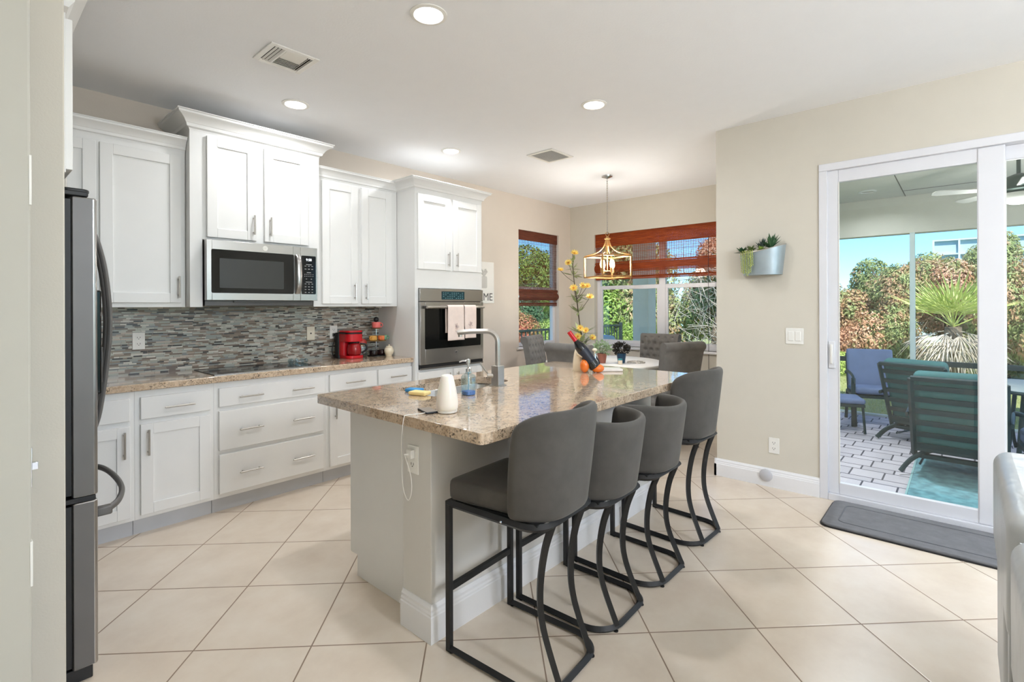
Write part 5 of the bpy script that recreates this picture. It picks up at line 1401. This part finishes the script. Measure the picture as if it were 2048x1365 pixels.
# cord of the wide blind
t = thing('blind_cord', 'thin dark pull cord hanging from the wide nook blind', 'cord', (XN-.03, 2.19, 1.7))
obj('string', MB().tube([(XN-.012, 2.190, 2.16), (XN-.022, 2.188, 1.5), (XN-.024, 2.186, .50)], .0028, 6), M['blackpl'], t)
obj('toggle', MB().lathe([(.005, .455), (.008, .465), (.006, .50)], (XN-.024, 2.186, 0), 10), M['blackpl'], t)

# ================================================================== leather sofa
t = thing('sofa', 'pale grey leather reclining sofa cut off by the edge of the view', 'sofa', (1.7, -.55, 0))
def cush(x0, x1, y0, y1, z0, z1, r, name, mat=M['leather'], par=t, sub=2):
    mb = MB(); nx, ny, nz = 4, 3, 4
    o = obj(name, MB().box(x0, y0, z0, x1, y1, z1), mat, par, bevel=r, seg=6, smooth=60)
    return o
cush(1.0, 2.44, -.95, -.14, .06, .40, .05, 'base')
for x0, x1 in ((1.02, 1.70), (1.705, 2.40)):
    cush(x0, x1, -.92, -.36, .38, .52, .05, 'seat_cushion')
cush(1.00, 1.700, -.42, -.083, .46, .805, .045, 'back_cushion'); cush(1.722, 2.50, -.42, -.080, .50, .838, .045, 'back_cushion')
cush(1.00, 1.68, -.30, -.100, .08, .62, .04, 'rear_panel'); cush(1.70, 2.08, -.30, -.096, .08, .62, .04, 'rear_panel'); cush(2.09, 2.50, -.30, -.090, .08, .66, .04, 'rear_panel')
cush(2.30, 2.50, -.98, -.13, .06, .60, .06, 'armrest')
sm = MB().tube(smooth_path([(1.71, -.105, .78), (1.712, -.088, .60), (1.71, -.086, .10)], 6), .004, 8)
obj('piping', sm, M['leather'], t)
for x in (1.08, 2.40):
    for y in (-.88, -.2): obj('foot', MB().lathe([(.02, 0), (.025, .065)], (x, y, 0), 12), M['blackpl'], t)

# ================================================================== patio
PF = -.05; PXE = 7.80; CZ = 2.68
struct('patio_floor', MB().box(XS+.145, -7, -.20, PXE+.12, YC-.165, PF), M['paver'])
struct('patio_ceiling', MB().box(XS+.146, -7, CZ, 7.95, YC-.165, CZ+.08), M['stucco'])
struct('patio_beam', MB().box(PXE-.02, -7, 2.225, PXE+.16, YC+.1, CZ-.001), M['stucco'])
jm = MB().box(6.3, .508, CZ-.004, 8.0, .516, CZ+.001).box(7.40, -5, CZ-.004, 7.408, .513, CZ+.001)
struct('trim_1', jm, plain('joint_grey', srgb(120, 112, 100), .9))
t = thing('patio_downlight', 'round recessed light in the patio ceiling', 'ceiling light', (7.158, .821, CZ))
obj('ring', MB().lathe([(.09, 0), (.09, -.008), (.07, -.012), (.068, 0)], (7.158, .821, CZ-.0005), 28, cap=False), M['white'], t)
obj('lens', MB().lathe([(.068, -.003), (.0001, -.003)], (7.158, .821, CZ-.0005), 28, cap=False), plain('frosted_lens', srgb(200, 196, 184), .5), t)
for k_, (x_, y_) in enumerate(((7.158, .821), (5.2, .7), (5.2, -1.9), (7.158, -1.9))):  # area lights added to brighten the patio floor
    l = bpy.data.lights.new('patio_beam', 'AREA'); l.shape = 'DISK'; l.size = .13; l.energy = (5.0, 26.0, 22.0, 12.0)[k_]; l.color = (.92, .96, 1.06); l.spread = math.radians(150)
    lo = bpy.data.objects.new('patio_beam', l); COL.objects.link(lo); lo.location = (x_, y_, CZ-.016)
    if k_:  # unseen extra fixtures made up to carry the added lights
        t = thing('patio_downlight', ('added round fill light in the patio ceiling close to the glass door', 'added round fill light in the patio ceiling past the fan near the house', 'added round fill light in the patio ceiling past the fan near the lawn')[k_-1], 'ceiling light', (x_, y_, CZ))
        obj('ring', MB().lathe([(.09, 0), (.09, -.008), (.07, -.012), (.068, 0)], (x_, y_, CZ-.0005), 28, cap=False), M['white'], t)
        obj('lens', MB().lathe([(.068, -.003), (.0001, -.003)], (x_, y_, CZ-.0005), 28, cap=False), bpy.data.materials['frosted_lens'], t)
for y, lb in ((.447, 'slim pale screen post of the patio, in the middle of the glass door view'), (-1.6, 'slim pale aluminium screen post of the patio, on the fan side'), (1.27, 'slim pale aluminium screen post against the nook wall')):
    t = thing('screen_post', lb, 'post', (PXE-.03, y, PF))
    obj('post', MB().box(PXE-.055, y-.026, PF+.001, PXE-.005, y+.026, 2.224), M['postwhite'], t, bevel=.003)
    obj('foot_plate', MB().box(PXE-.065, y-.04, PF+.001, PXE+.005, y+.04, PF+.009), M['postwhite'], t)
for y0, y1, lb in ((.474, 1.243, 'dark chair rail of the patio screen on the nook side of the post'), (-1.573, .420, 'dark chair rail of the patio screen behind the teal chairs')):
    t = thing('screen_rail', lb, 'rail', (PXE-.03, (y0+y1)/2, .65))
    obj('rail', MB().box(PXE-.050, y0, .622, PXE-.010, y1, .682), M['railmetal'], t, bevel=.003)
    obj('bottom_rail', MB().box(PXE-.050, y0, PF+.002, PXE-.010, y1, PF+.03), M['postwhite'], t, bevel=.003)
t = thing('outdoor_rug', 'teal woven rug on the patio pavers under the chairs', 'rug', (5.5, -.9, PF))
obj('weave', MB().box(4.45, -2.4, PF+.001, 6.05, .305, PF+.010), M['rug'], t, bevel=.002)
obj('edge_binding', MB().box(4.45, .3055, PF+.001, 6.05, .318, PF+.012), plain('rug_binding', srgb(150, 190, 190), .9), t)

# ceiling fan
fx, fy, fz = 6.05, -.36, 2.37
t = thing('ceiling_fan', 'patio ceiling fan with pale blades and a white glass bowl', 'fan', (fx, fy, CZ))
obj('downrod', MB().tube([(fx, fy, CZ-.001), (fx, fy, fz+.06)], .014, 10), plain('dark_green_metal', srgb(44, 70, 56), .4, .3), t)
obj('canopy', MB().lathe([(.07, CZ-.001), (.06, CZ-.04), (.015, CZ-.06)], (fx, fy, 0), 24), bpy.data.materials['dark_green_metal'], t, smooth=50)
obj('motor_housing', MB().lathe([(.03, fz+.09), (.10, fz+.06), (.15, fz+.02), (.155, fz-.05), (.12, fz-.075)], (fx, fy, 0), 32), bpy.data.materials['dark_green_metal'], t, smooth=50)
l = bpy.data.lights.new('fan_fill_light', 'POINT'); l.energy = PATIO_FILL_W; l.color = (.98, .98, 1); l.shadow_soft_size = .12  # point light added below the bowl to brighten the patio
lo = bpy.data.objects.new('fan_fill_light', l); COL.objects.link(lo); lo.parent = t; lo.location = (0, 0, fz-.30-CZ)
obj('light_bowl', MB().lathe([(.125, fz-.076), (.13, fz-.10), (.10, fz-.14), (.05, fz-.162), (.0001, fz-.168)], (fx, fy, 0), 32), plain('opal_bowl', srgb(232, 230, 220), .3), t, smooth=60)
for k in range(5):
    a = math.radians(112)+2*PI*k/5
    m_ = Matrix.Translation((fx, fy, fz-.03)) @ Matrix.Rotation(a, 4, 'Z') @ Matrix.Rotation(.20, 4, 'X')
    bl = obj('blade', MB().prism([(.20, -.038), (.55, -.055), (.59, -.04), (.60, 0), (.59, .04), (.55, .055), (.20, .038)], 2, -.004, .004).xf(m_), plain('pale_blade', srgb(206, 204, 196), .5) if 'blade' not in M else M['blade'], t, bevel=.001)
    M['blade'] = bl.data.materials[0]
    obj('blade_iron', MB().box(.13, -.015, -.006, .24, .015, .0045).xf(m_), bpy.data.materials['dark_green_metal'], bl)

def patio_chair(label, x, y, rz, frame, cushion, name='patio_chair', group=None):
    """faces +y; slatted back, box cushions, arms, curved pedestal legs"""
    t = thing(name, label, 'chair', (0, 0, 0), group); t['_loc0'] = 1
    tilt = .34; W_ = .275
    def bk(v, d=0.0): # back line: v height along the back
        return Vector((0, -.22-math.sin(tilt)*v-math.cos(tilt)*d, .22+math.cos(tilt)*v-math.sin(tilt)*d))
    fr = MB()
    for sx in (-1, 1):
        a_, b_ = bk(-.08), bk(.62); fr.tube([(sx*W_, a_.y, a_.z), (sx*W_, b_.y, b_.z)], .022, 4, sq=False, up=(1, 0, 0))
    for v in (-.08, .62): p = bk(v); fr.cbox((0, p.y, p.z), (2*W_, .03, .035), rx=tilt)
    obj('back_frame', fr, frame, t, bevel=.003, local=True)
    for k in range(6):
        p = bk(.015+k*.105); obj('back_slat', MB().cbox((0, p.y, p.z), (2*W_-.03, .010, .046), rx=tilt), frame, t, bevel=.002, local=True)
    p = bk(.318, -.075)
    bc = obj('back_cushion', MB().cbox((0, p.y, p.z), (2*W_-.02, .12, .655), rx=tilt), cushion, t, bevel=.045, seg=5, local=True, smooth=60)
    obj('seat_frame', MB().cbox((0, .06, .215), (2*W_, .56, .035), rx=.05), frame, t, bevel=.003, local=True)
    obj('seat_cushion', MB().cbox((0, .07, .30), (2*W_-.02, .56, .13), rx=.05), cushion, t, bevel=.04, seg=5, local=True, smooth=60)
    for sx in (-1, 1):
        arm = smooth_path([(sx*(W_+.03), -.36, .50), (sx*(W_+.035), -.10, .525), (sx*(W_+.035), .20, .50), (sx*(W_+.03), .33, .44), (sx*(W_+.02), .35, .30), (sx*(W_+.01), .32, .20)], 6)
        obj('armrest', MB().tube(arm, .020, 8, flat=.6), frame, t, local=True)
    for k in range(4):
        a = PI/4+PI/2*k; c_, s_ = math.cos(a), math.sin(a)
        leg = smooth_path([(.03*c_, .03*s_+.03, .19), (.24*c_, .24*s_+.03, .185), (.40*c_, .40*s_+.03, .12), (.50*c_, .50*s_+.03, .018)], 6)
        obj('leg', MB().tube(leg, .022, 8, flat=.5), frame, t, local=True)
    for sx in (-1, 1): obj('stretcher', MB().tube([(sx*.24, -.18, .07), (sx*.24, .26, .07)], .009, 8), frame, t, local=True)
    t.location = (x, y, PF+(.012 if x < 6.0 and name == 'patio_chair' else .001)); t.rotation_euler = (0, 0, rz); return t
# rz: chair faces +y turned ; facing +x = -PI/2
patio_chair('dark teal slat-backed patio chair nearest the glass door, back to the room', 5.53, .015, -PI/2-.05, M['sling'], M['cushteal'])
patio_chair('teal cushioned patio chair partly hidden by the nearer slat-backed one', 6.62, .22, -PI/2-.38, M['patioframe'], M['cushteal'])
patio_chair('dark patio chair with pale blue cushion glimpsed beside the low glass table', 5.62, -.66, -PI/2+.15, M['sling'], M['cushblue'])
def arm_chair(label, x, y, rz, frame, cushion):
    t = thing('patio_armchair', label, 'chair', (0, 0, 0)); t['_loc0'] = 1
    W_ = .255
    for sx in (-1, 1):
        obj('front_leg', MB().box(sx*W_-.02, .22, .001, sx*W_+.02, .25, .56), frame, t, bevel=.004, local=True)
        obj('rear_leg', MB().tube([(sx*W_*.95, -.20, .36), (sx*W_*.95, -.30, .001)], .018, 8), frame, t, local=True)
        obj('armrest', MB().tube(smooth_path([(sx*W_, .27, .50), (sx*W_, .24, .565), (sx*W_, .10, .595), (sx*W_, -.12, .60), (sx*W_, -.25, .57)], 6), .020, 8, flat=.6), frame, t, local=True)
    bf = MB().tube(round_path([(-W_*.9, -.22, .34), (-W_*.9, -.36, .82), (W_*.9, -.36, .82), (W_*.9, -.22, .34)], .06), .014, 8)
    obj('back_frame', bf, frame, t, local=True)
    obj('seat_frame', MB().box(-W_, -.23, .335, W_, .24, .37), frame, t, bevel=.004, local=True)
    obj('seat_cushion', MB().cbox((0, .02, .41), (2*W_-.03, .50, .075), rx=.04), cushion, t, bevel=.03, seg=4, local=True, smooth=60)
    obj('back_cushion', MB().cbox((0, -.27, .635), (2*W_-.04, .06, .46), rx=.28), cushion, t, bevel=.025, seg=4, local=True, smooth=60)
    t.location = (x, y, PF+.001); t.rotation_euler = (0, 0, rz); return t
arm_chair('patio armchair with wrinkled blue cushions facing the house, by the screen', 7.22, .76, PI/2+.30, M['patioframe'], M['cushblue'])
# footstool
t = thing('footstool', 'low padded blue footstool on the pavers before the blue armchair', 'stool', (0, 0, 0)); t['_loc0'] = 1
for sx in (-1, 1):
    for sy in (-1, 1): obj('leg', MB().tube([(sx*.20, sy*.16, .30), (sx*.215, sy*.185, .002)], .013, 8), M['patioframe'], t, local=True)
obj('frame', MB().box(-.22, -.185, .285, .22, .185, .315), M['patioframe'], t, bevel=.004, local=True)
obj('cushion', MB().box(-.225, -.19, .316, .225, .19, .375), M['cushblue'], t, bevel=.025, seg=4, local=True, smooth=60)
obj('skirt', MB().box(-.226, -.191, .22, .226, -.187, .33), M['cushteal'], t, bevel=.001, local=True)
t.location = (6.69, 1.05, PF+.001); t.rotation_euler = (0, 0, PI/2+.35)
# glass table
tx, ty = 6.85, -.93
t = thing('patio_table', 'low patio table with a pale glass top beyond the door stile', 'table', (tx, ty, PF))
obj('glass_top', MB().prism(rpoly(tx-.55, ty-.62, tx+.55, ty+.62, .12, 6), 2, .560, .572), plain('frosted_glass_top', srgb(196, 212, 224), .15, var=.05), t, bevel=.003)
obj('rim', MB().tube([(x, y, .560) for x, y in rpoly(tx-.56, ty-.63, tx+.56, ty+.63, .13, 6)], .016, 8, True), M['patioframe'], t)
for sx in (-1, 1):
    for sy in (-1, 1): obj('leg', MB().tube([(tx+sx*.46, ty+sy*.52, .555), (tx+sx*.50, ty+sy*.56, PF+.002)], .018, 8), M['patioframe'], t)

# ================================================================== garden
gm = MB().box(PXE+.121, -12, -.30, 30, 22, -.09); gm.box(XS+.2, YC-.16, -.30, PXE+.12, 22, -.09); gm.box(-4, YK+.17, -.30, XS+.2, 22, -.09)
lw = obj('lawn', gm, M['lawn'], None); lw['kind'] = 'structure'
# grass tufts on the near lawn: nobody could count them
rr = random.Random(11); g = MB()
for i in range(9000):
    x = rr.uniform(7.95, 13.0); y = -1.4+rr.random()**1*4.6
    if (x-11.9)**2+(y-.12)**2 < .5: continue
    h = rr.uniform(.02, .05); a = rr.uniform(0, PI); s_ = .006
    g.add([(x-s_*math.cos(a), y-s_*math.sin(a), -.092), (x+s_*math.cos(a), y+s_*math.sin(a), -.092), (x+rr.uniform(-.02, .02), y+rr.uniform(-.02, .02), -.09+h)], [(0, 1, 2)])
go = tag(obj('grass', g, leafmat('grass_blades', [(.3, srgb(120, 136, 70)), (.5, srgb(160, 170, 100)), (.7, srgb(200, 200, 140))]), None, smooth=0), 'short green grass blades of the lawn behind the patio', 'grass'); go['kind'] = 'stuff'

def leaf_mesh(name, n, seed, leaf=.06, shell=.55, sy=1.0, lumps=7):
    rr = random.Random(seed); vs = []; f = []
    L = [(Vector((rr.gauss(0, 1), rr.gauss(0, 1), rr.gauss(0, .8))).normalized()*rr.uniform(.25, .6), rr.uniform(.42, .68)) for _ in range(lumps)]
    for i in range(n):
        c, r = L[rr.randrange(lumps)]
        d = Vector((rr.gauss(0, 1), rr.gauss(0, 1), rr.gauss(0, 1))).normalized()
        p = c+d*r*(shell+(1-shell)*rr.random()**.5)
        if p.z < -1: continue
        l = leaf*rr.uniform(.6, 1.5); nrm = (d+Vector((rr.uniform(-1, 1), rr.uniform(-1, 1), rr.uniform(-.4, 1.2)))*.8).normalized()
        a = nrm.orthogonal().normalized(); a.rotate(Matrix.Rotation(rr.uniform(0, 2*PI), 3, nrm)); b = nrm.cross(a)
        o = len(vs); vs += [p-a*l, p+b*l*.42, p+a*l, p-b*l*.42]; f.append((o, o+1, o+2, o+3))
    me = bpy.data.meshes.new(name); me.from_pydata([tuple(v) for v in vs], [], f); me.update(); return me
LM = [leaf_mesh('foliage_a', 21000, 1, .036), leaf_mesh('foliage_b', 21000, 2, .040, lumps=9), leaf_mesh('foliage_c', 20000, 3, .034, lumps=7)]
LMd = []
def shrub(x, y, z, rx, ry, rz_, mat, label, group=None, kind=0, rot=0.0, trunk=True):
    t = thing('shrub', label, 'shrub', (x, y, -.09), group)
    key = (kind, mat.name)
    if key not in shrub.cache:
        me = LM[kind].copy(); me.materials.append(mat); shrub.cache[key] = me
    o = bpy.data.objects.new('foliage', shrub.cache[key]); COL.objects.link(o); o.parent = t; o['kind'] = 'stuff'
    o.location = (0, 0, z+.09); o.scale = (rx, ry, rz_); o.rotation_euler = (0, 0, rot)
    if trunk:
        hh = z+.09
        br = MB().tube([(0, 0, 0), (.02, .03, hh*.6), (0, 0, hh*1.1)], [.05, .04, .02], 7)
        rq = random.Random(int(x*100+y*10))
        for k in range(6):
            a = rq.uniform(0, 2*PI); br.tube([(0, 0, hh*.35), (math.cos(a)*rx*.4, math.sin(a)*ry*.4, hh*.9), (math.cos(a)*rx*.75, math.sin(a)*ry*.75, hh+rz_*.4)], [.03, .018, .006], 5)
        obj('trunk', br, M['bark'], t, local=True)
    return t
shrub.cache = {}
G1, G2 = 'green shrubs in the hedge beyond the lawn', 'shrubs overgrown with dry orange leaves in the hedge'
gl_ = 'dense green shrub in the tall hedge beyond the lawn'; dl_ = 'hedge shrub covered with dry orange-brown leaves beyond the lawn'
rq = random.Random(21)
# row seen through the sliding door, from the nook side to the fan side
row = [(13.4, 3.0, .75, .9, 1.0, 1.35, 1, 0), (13.2, 1.75, .45, .75, .80, 1.15, 1, 1), (13.0, 1.62, -.02, .55, .55, .45, 1, 2), (13.8, 2.2, 1.35, .9, .95, .95, 0, 1),
       (13.2, 1.05, .60, .75, .72, 1.05, 0, 0), (13.6, .90, 1.75, .75, .80, 1.00, 0, 2), (13.1, .35, .30, .65, .62, .75, 0, 1), (13.8, .15, 1.62, .8, .85, 1.10, 1, 2),
       (13.6, -.65, 1.20, .85, .80, 1.25, 0, 1), (13.9, -.55, 2.05, .7, .8, .80, 0, 0), (13.0, -1.35, .70, .8, .80, 1.20, 0, 0), (13.6, -1.5, 1.55, .8, .8, .90, 1, 1), (13.3, -2.3, .9, .9, .9, 1.30, 0, 2), (14.3, -3.2, 1.0, 1.0, 1.0, 1.4, 0, 1),
       (14.6, 1.6, 1.2, 1.0, 1.1, 1.3, 0, 0), (14.8, .1, 1.6, 1.1, 1.1, 1.5, 0, 2)]
for x, y, z, a, b, c, br_, k in row:
    shrub(x, y, z, a, b, c, M['leafbrown'] if br_ else M['leafhedge'], dl_ if br_ else gl_, G2 if br_ else G1, k, rq.uniform(0, 6))
# low green ground shrub by the rail
shrub(12.4, 2.1, .15, .55, .75, .45, M['leafbright'], 'low bright green bush at the foot of the hedge', None, 2, 1.0, False)
# behind the nook windows
gn = 'leafy trees behind the railing outside the nook window'; ln_ = 'leafy green tree behind the railing outside the wide nook window'
for x, y, z, a, b, c, k in ((13.0, 8.6, 1.0, 1.5, 1.5, 1.7, 0), (14.3, 7.1, 1.3, 1.4, 1.4, 1.9, 1), (12.6, 9.8, 2.2, 1.5, 1.5, 1.7, 2), (14.8, 8.2, 3.0, 1.8, 1.6, 1.8, 1), (13.2, 6.8, .3, .9, .9, .9, 2)):
    shrub(x, y, z, a, b, c, M['leafbright'] if k != 1 else M['leafhedge'], ln_, gn, k, k*1.3)
shrub(14.6, 5.15, 1.3, 1.2, 1.2, 1.9, M['leafhedge'], 'green tree behind the pale column outside the nook', None, 0, .5)
shrub(12.2, 3.35, 1.1, .8, .9, 1.7, M['leafbrown'], 'tree with dry brown leaves outside the wide nook window, beside the bare branches', None, 1, .2)
shrub(13.6, 4.5, 2.7, .9, 1.1, .9, M['leafbrown'], 'crown of dry brown leaves above the bare branches outside the nook', None, 2, .9)
# outside the narrow window
shrub(8.6, 7.75, .75, .75, .7, .75, M['leafred'], 'bush with reddish flowers outside the narrow nook window', None, 0, .4)
shrub(9.6, 7.6, .55, .7, .7, .7, M['leafbright'], 'bright green bush behind the railing outside the narrow nook window', None, 1, .7)
shrub(9.9, 8.6, .9, .9, .9, 1.15, M['leafdeep'], 'dark glossy-leaved tree outside the narrow nook window', None, 2, .1)
shrub(8.3, 9.4, .9, 1.0, 1.0, 1.0, M['leafhedge'], 'tall green tree outside the narrow window, beyond the reddish bush', None, 0, .1)
# bare branches
t = thing('bare_tree', 'tangle of bare grey branches outside the wide nook window', 'tree', (10.6, 3.9, -.09))
rr = random.Random(3)
mb = MB()
for i in range(260):
    p = Vector((10.6+rr.uniform(-.5, .5), 3.85+rr.uniform(-.75, .75), rr.uniform(-.05, 2.2))); d = Vector((rr.uniform(-.3, .3), rr.uniform(-1, 1), rr.uniform(-.7, 1))).normalized()
    L = rr.uniform(.4, 1.0); q = p+d*L*.5+Vector((0, 0, rr.uniform(-.08, .08)))
    r_ = rr.uniform(.003, .010)
    mb.tube([p, q, p+d*L], [r_, r_*.8, r_*.3], 4)
o = obj('branches', mb, M['twig'], t, smooth=0); o['kind'] = 'stuff'
obj('trunk', MB().tube([(10.6, 3.9, -.09), (10.62, 3.85, .8), (10.7, 3.7, 1.9), (10.6, 3.5, 2.7)], [.06, .05, .035, .015], 8), M['bark'], t)

# palm
t = thing('palm', 'small fan palm with green fronds above a skirt of dead grey leaves', 'palm', (11.9, .12, -.09))
pcx, pcy, pcz = 11.9, .12, .95
obj('trunk', MB().lathe([(.17, -.09), (.15, .4), (.12, .95)], (pcx, pcy, 0), 14), M['bark'], t, smooth=60)
def fan(c, d, R_, n, spread, mat, name, droop, seed):
    rr = random.Random(seed); d = d.normalized(); s_ = d.cross(Vector((0, 0, 1)))
    if s_.length < .1: s_ = Vector((0, 1, 0))
    s_.normalize(); mb = MB(); base = Vector(c)+d*R_*.35
    mb.tube([Vector(c), base], .010, 5)
    nn = s_.cross(d)
    for i in range(n):
        a = -spread+2*spread*i/(n-1); q = (d*math.cos(a)+s_*math.sin(a)).normalized(); l = R_*rr.uniform(.8, 1.05)*(1-.15*abs(a)/spread)
        w_ = nn.cross(q).normalized()*R_*.017
        p1 = base+q*l*.55+Vector((0, 0, -droop*.10)); p2 = base+q*l+Vector((rr.uniform(-.03, .03), rr.uniform(-.03, .03), -droop*rr.uniform(.3, 1)*l))
        mb.add([base, p1+w_, p2, p1-w_, p1+nn*.012], [(0, 1, 4), (0, 4, 3), (1, 2, 4), (4, 2, 3)])
    return obj(name, mb, mat, t, smooth=0)
for k, (az, el) in enumerate([(175, 78), (120, 62), (235, 60), (180, 42), (95, 35), (262, 30), (150, 55), (215, 72), (60, 50), (300, 50), (20, 60)]):
    a, e = math.radians(az), math.radians(el)
    fan((pcx, pcy, pcz), Vector((math.cos(a)*math.cos(e), math.sin(a)*math.cos(e), math.sin(e))), .86, 17, 1.25, M['frond'], 'frond', .10, k)
for k in range(16):
    a = math.radians(100+k*11.5*1.0+(k % 3)*6); e = math.radians(-8-(k % 4)*14)
    fan((pcx, pcy, pcz-.06-.03*(k % 3)), Vector((math.cos(a)*math.cos(e), math.sin(a)*math.cos(e), math.sin(e))), .62, 14, .9, M['deadfrond'], 'dead_leaf', .75, 40+k)

# railing
t = thing('garden_railing', 'dark green metal railing with thin balusters in the garden outside the nook', 'railing', (8.6, 6.4, -.09))
obj('top_rail', MB().box(6.0, 6.38, .84, 11.25, 6.42, .885), M['railmetal'], t, bevel=.004)
obj('bottom_rail', MB().box(6.0, 6.385, .02, 11.25, 6.415, .05), M['railmetal'], t, bevel=.004)
x = 6.05
while x < 11.25:
    obj('baluster', MB().box(x-.011, 6.389, .05, x+.011, 6.411, .84), M['railmetal'], t); x += .125
for x in (6.0, 8.6, 11.25): obj('post', MB().box(x-.03, 6.37, -.09, x+.03, 6.43, .93), M['railmetal'], t, bevel=.004)
# column outside the nook, white enclosure beyond the hedge, grill cover
t = thing('patio_column', 'square pale exterior column outside the wide nook window', 'column', (7.75, 3.95, -.09))
obj('shaft', MB().box(7.62, 3.83, -.05, 7.90, 4.11, 2.94), M['stucco'], t, bevel=.008)
obj('base', MB().box(7.58, 3.79, -.09, 7.94, 4.15, .10), M['stucco'], t, bevel=.006)
t = thing('covered_grill', 'pale blue covered grill standing outside below the nook window', 'grill', (7.7, 4.55, -.09))
obj('cover', MB().prism([(4.32, -.05), (4.36, .75), (4.42, .84), (4.74, .86), (4.80, .78), (4.84, -.05)], 0, 7.2, 7.55), plain('pale_blue_cover', srgb(170, 196, 214), .7, var=.05), t, bevel=.03, seg=3)
obj('hem', MB().box(7.19, 4.30, -.09, 7.56, 4.86, -.04), plain('cover_hem', srgb(140, 160, 176), .8), t)
t = thing('pool_enclosure', 'white screened pool enclosure rising behind the hedge', 'building', (17, 0, 0))
fr = MB()
for y in (-1.9, -.9, .05, .55): fr.box(17, y-.02, -.09, 17.05, y+.02, 3.02)
for z in (2.62, 2.98): fr.box(17.001, -1.9, z, 17.049, .55, z+.035)
obj('frame', fr, plain('white_enclosure', srgb(214, 226, 228), .6), t)
obj('screen', MB().box(17.06, -1.9, -.09, 17.08, .55, 3.0), plain('pale_screen', srgb(186, 210, 206), .8), t)
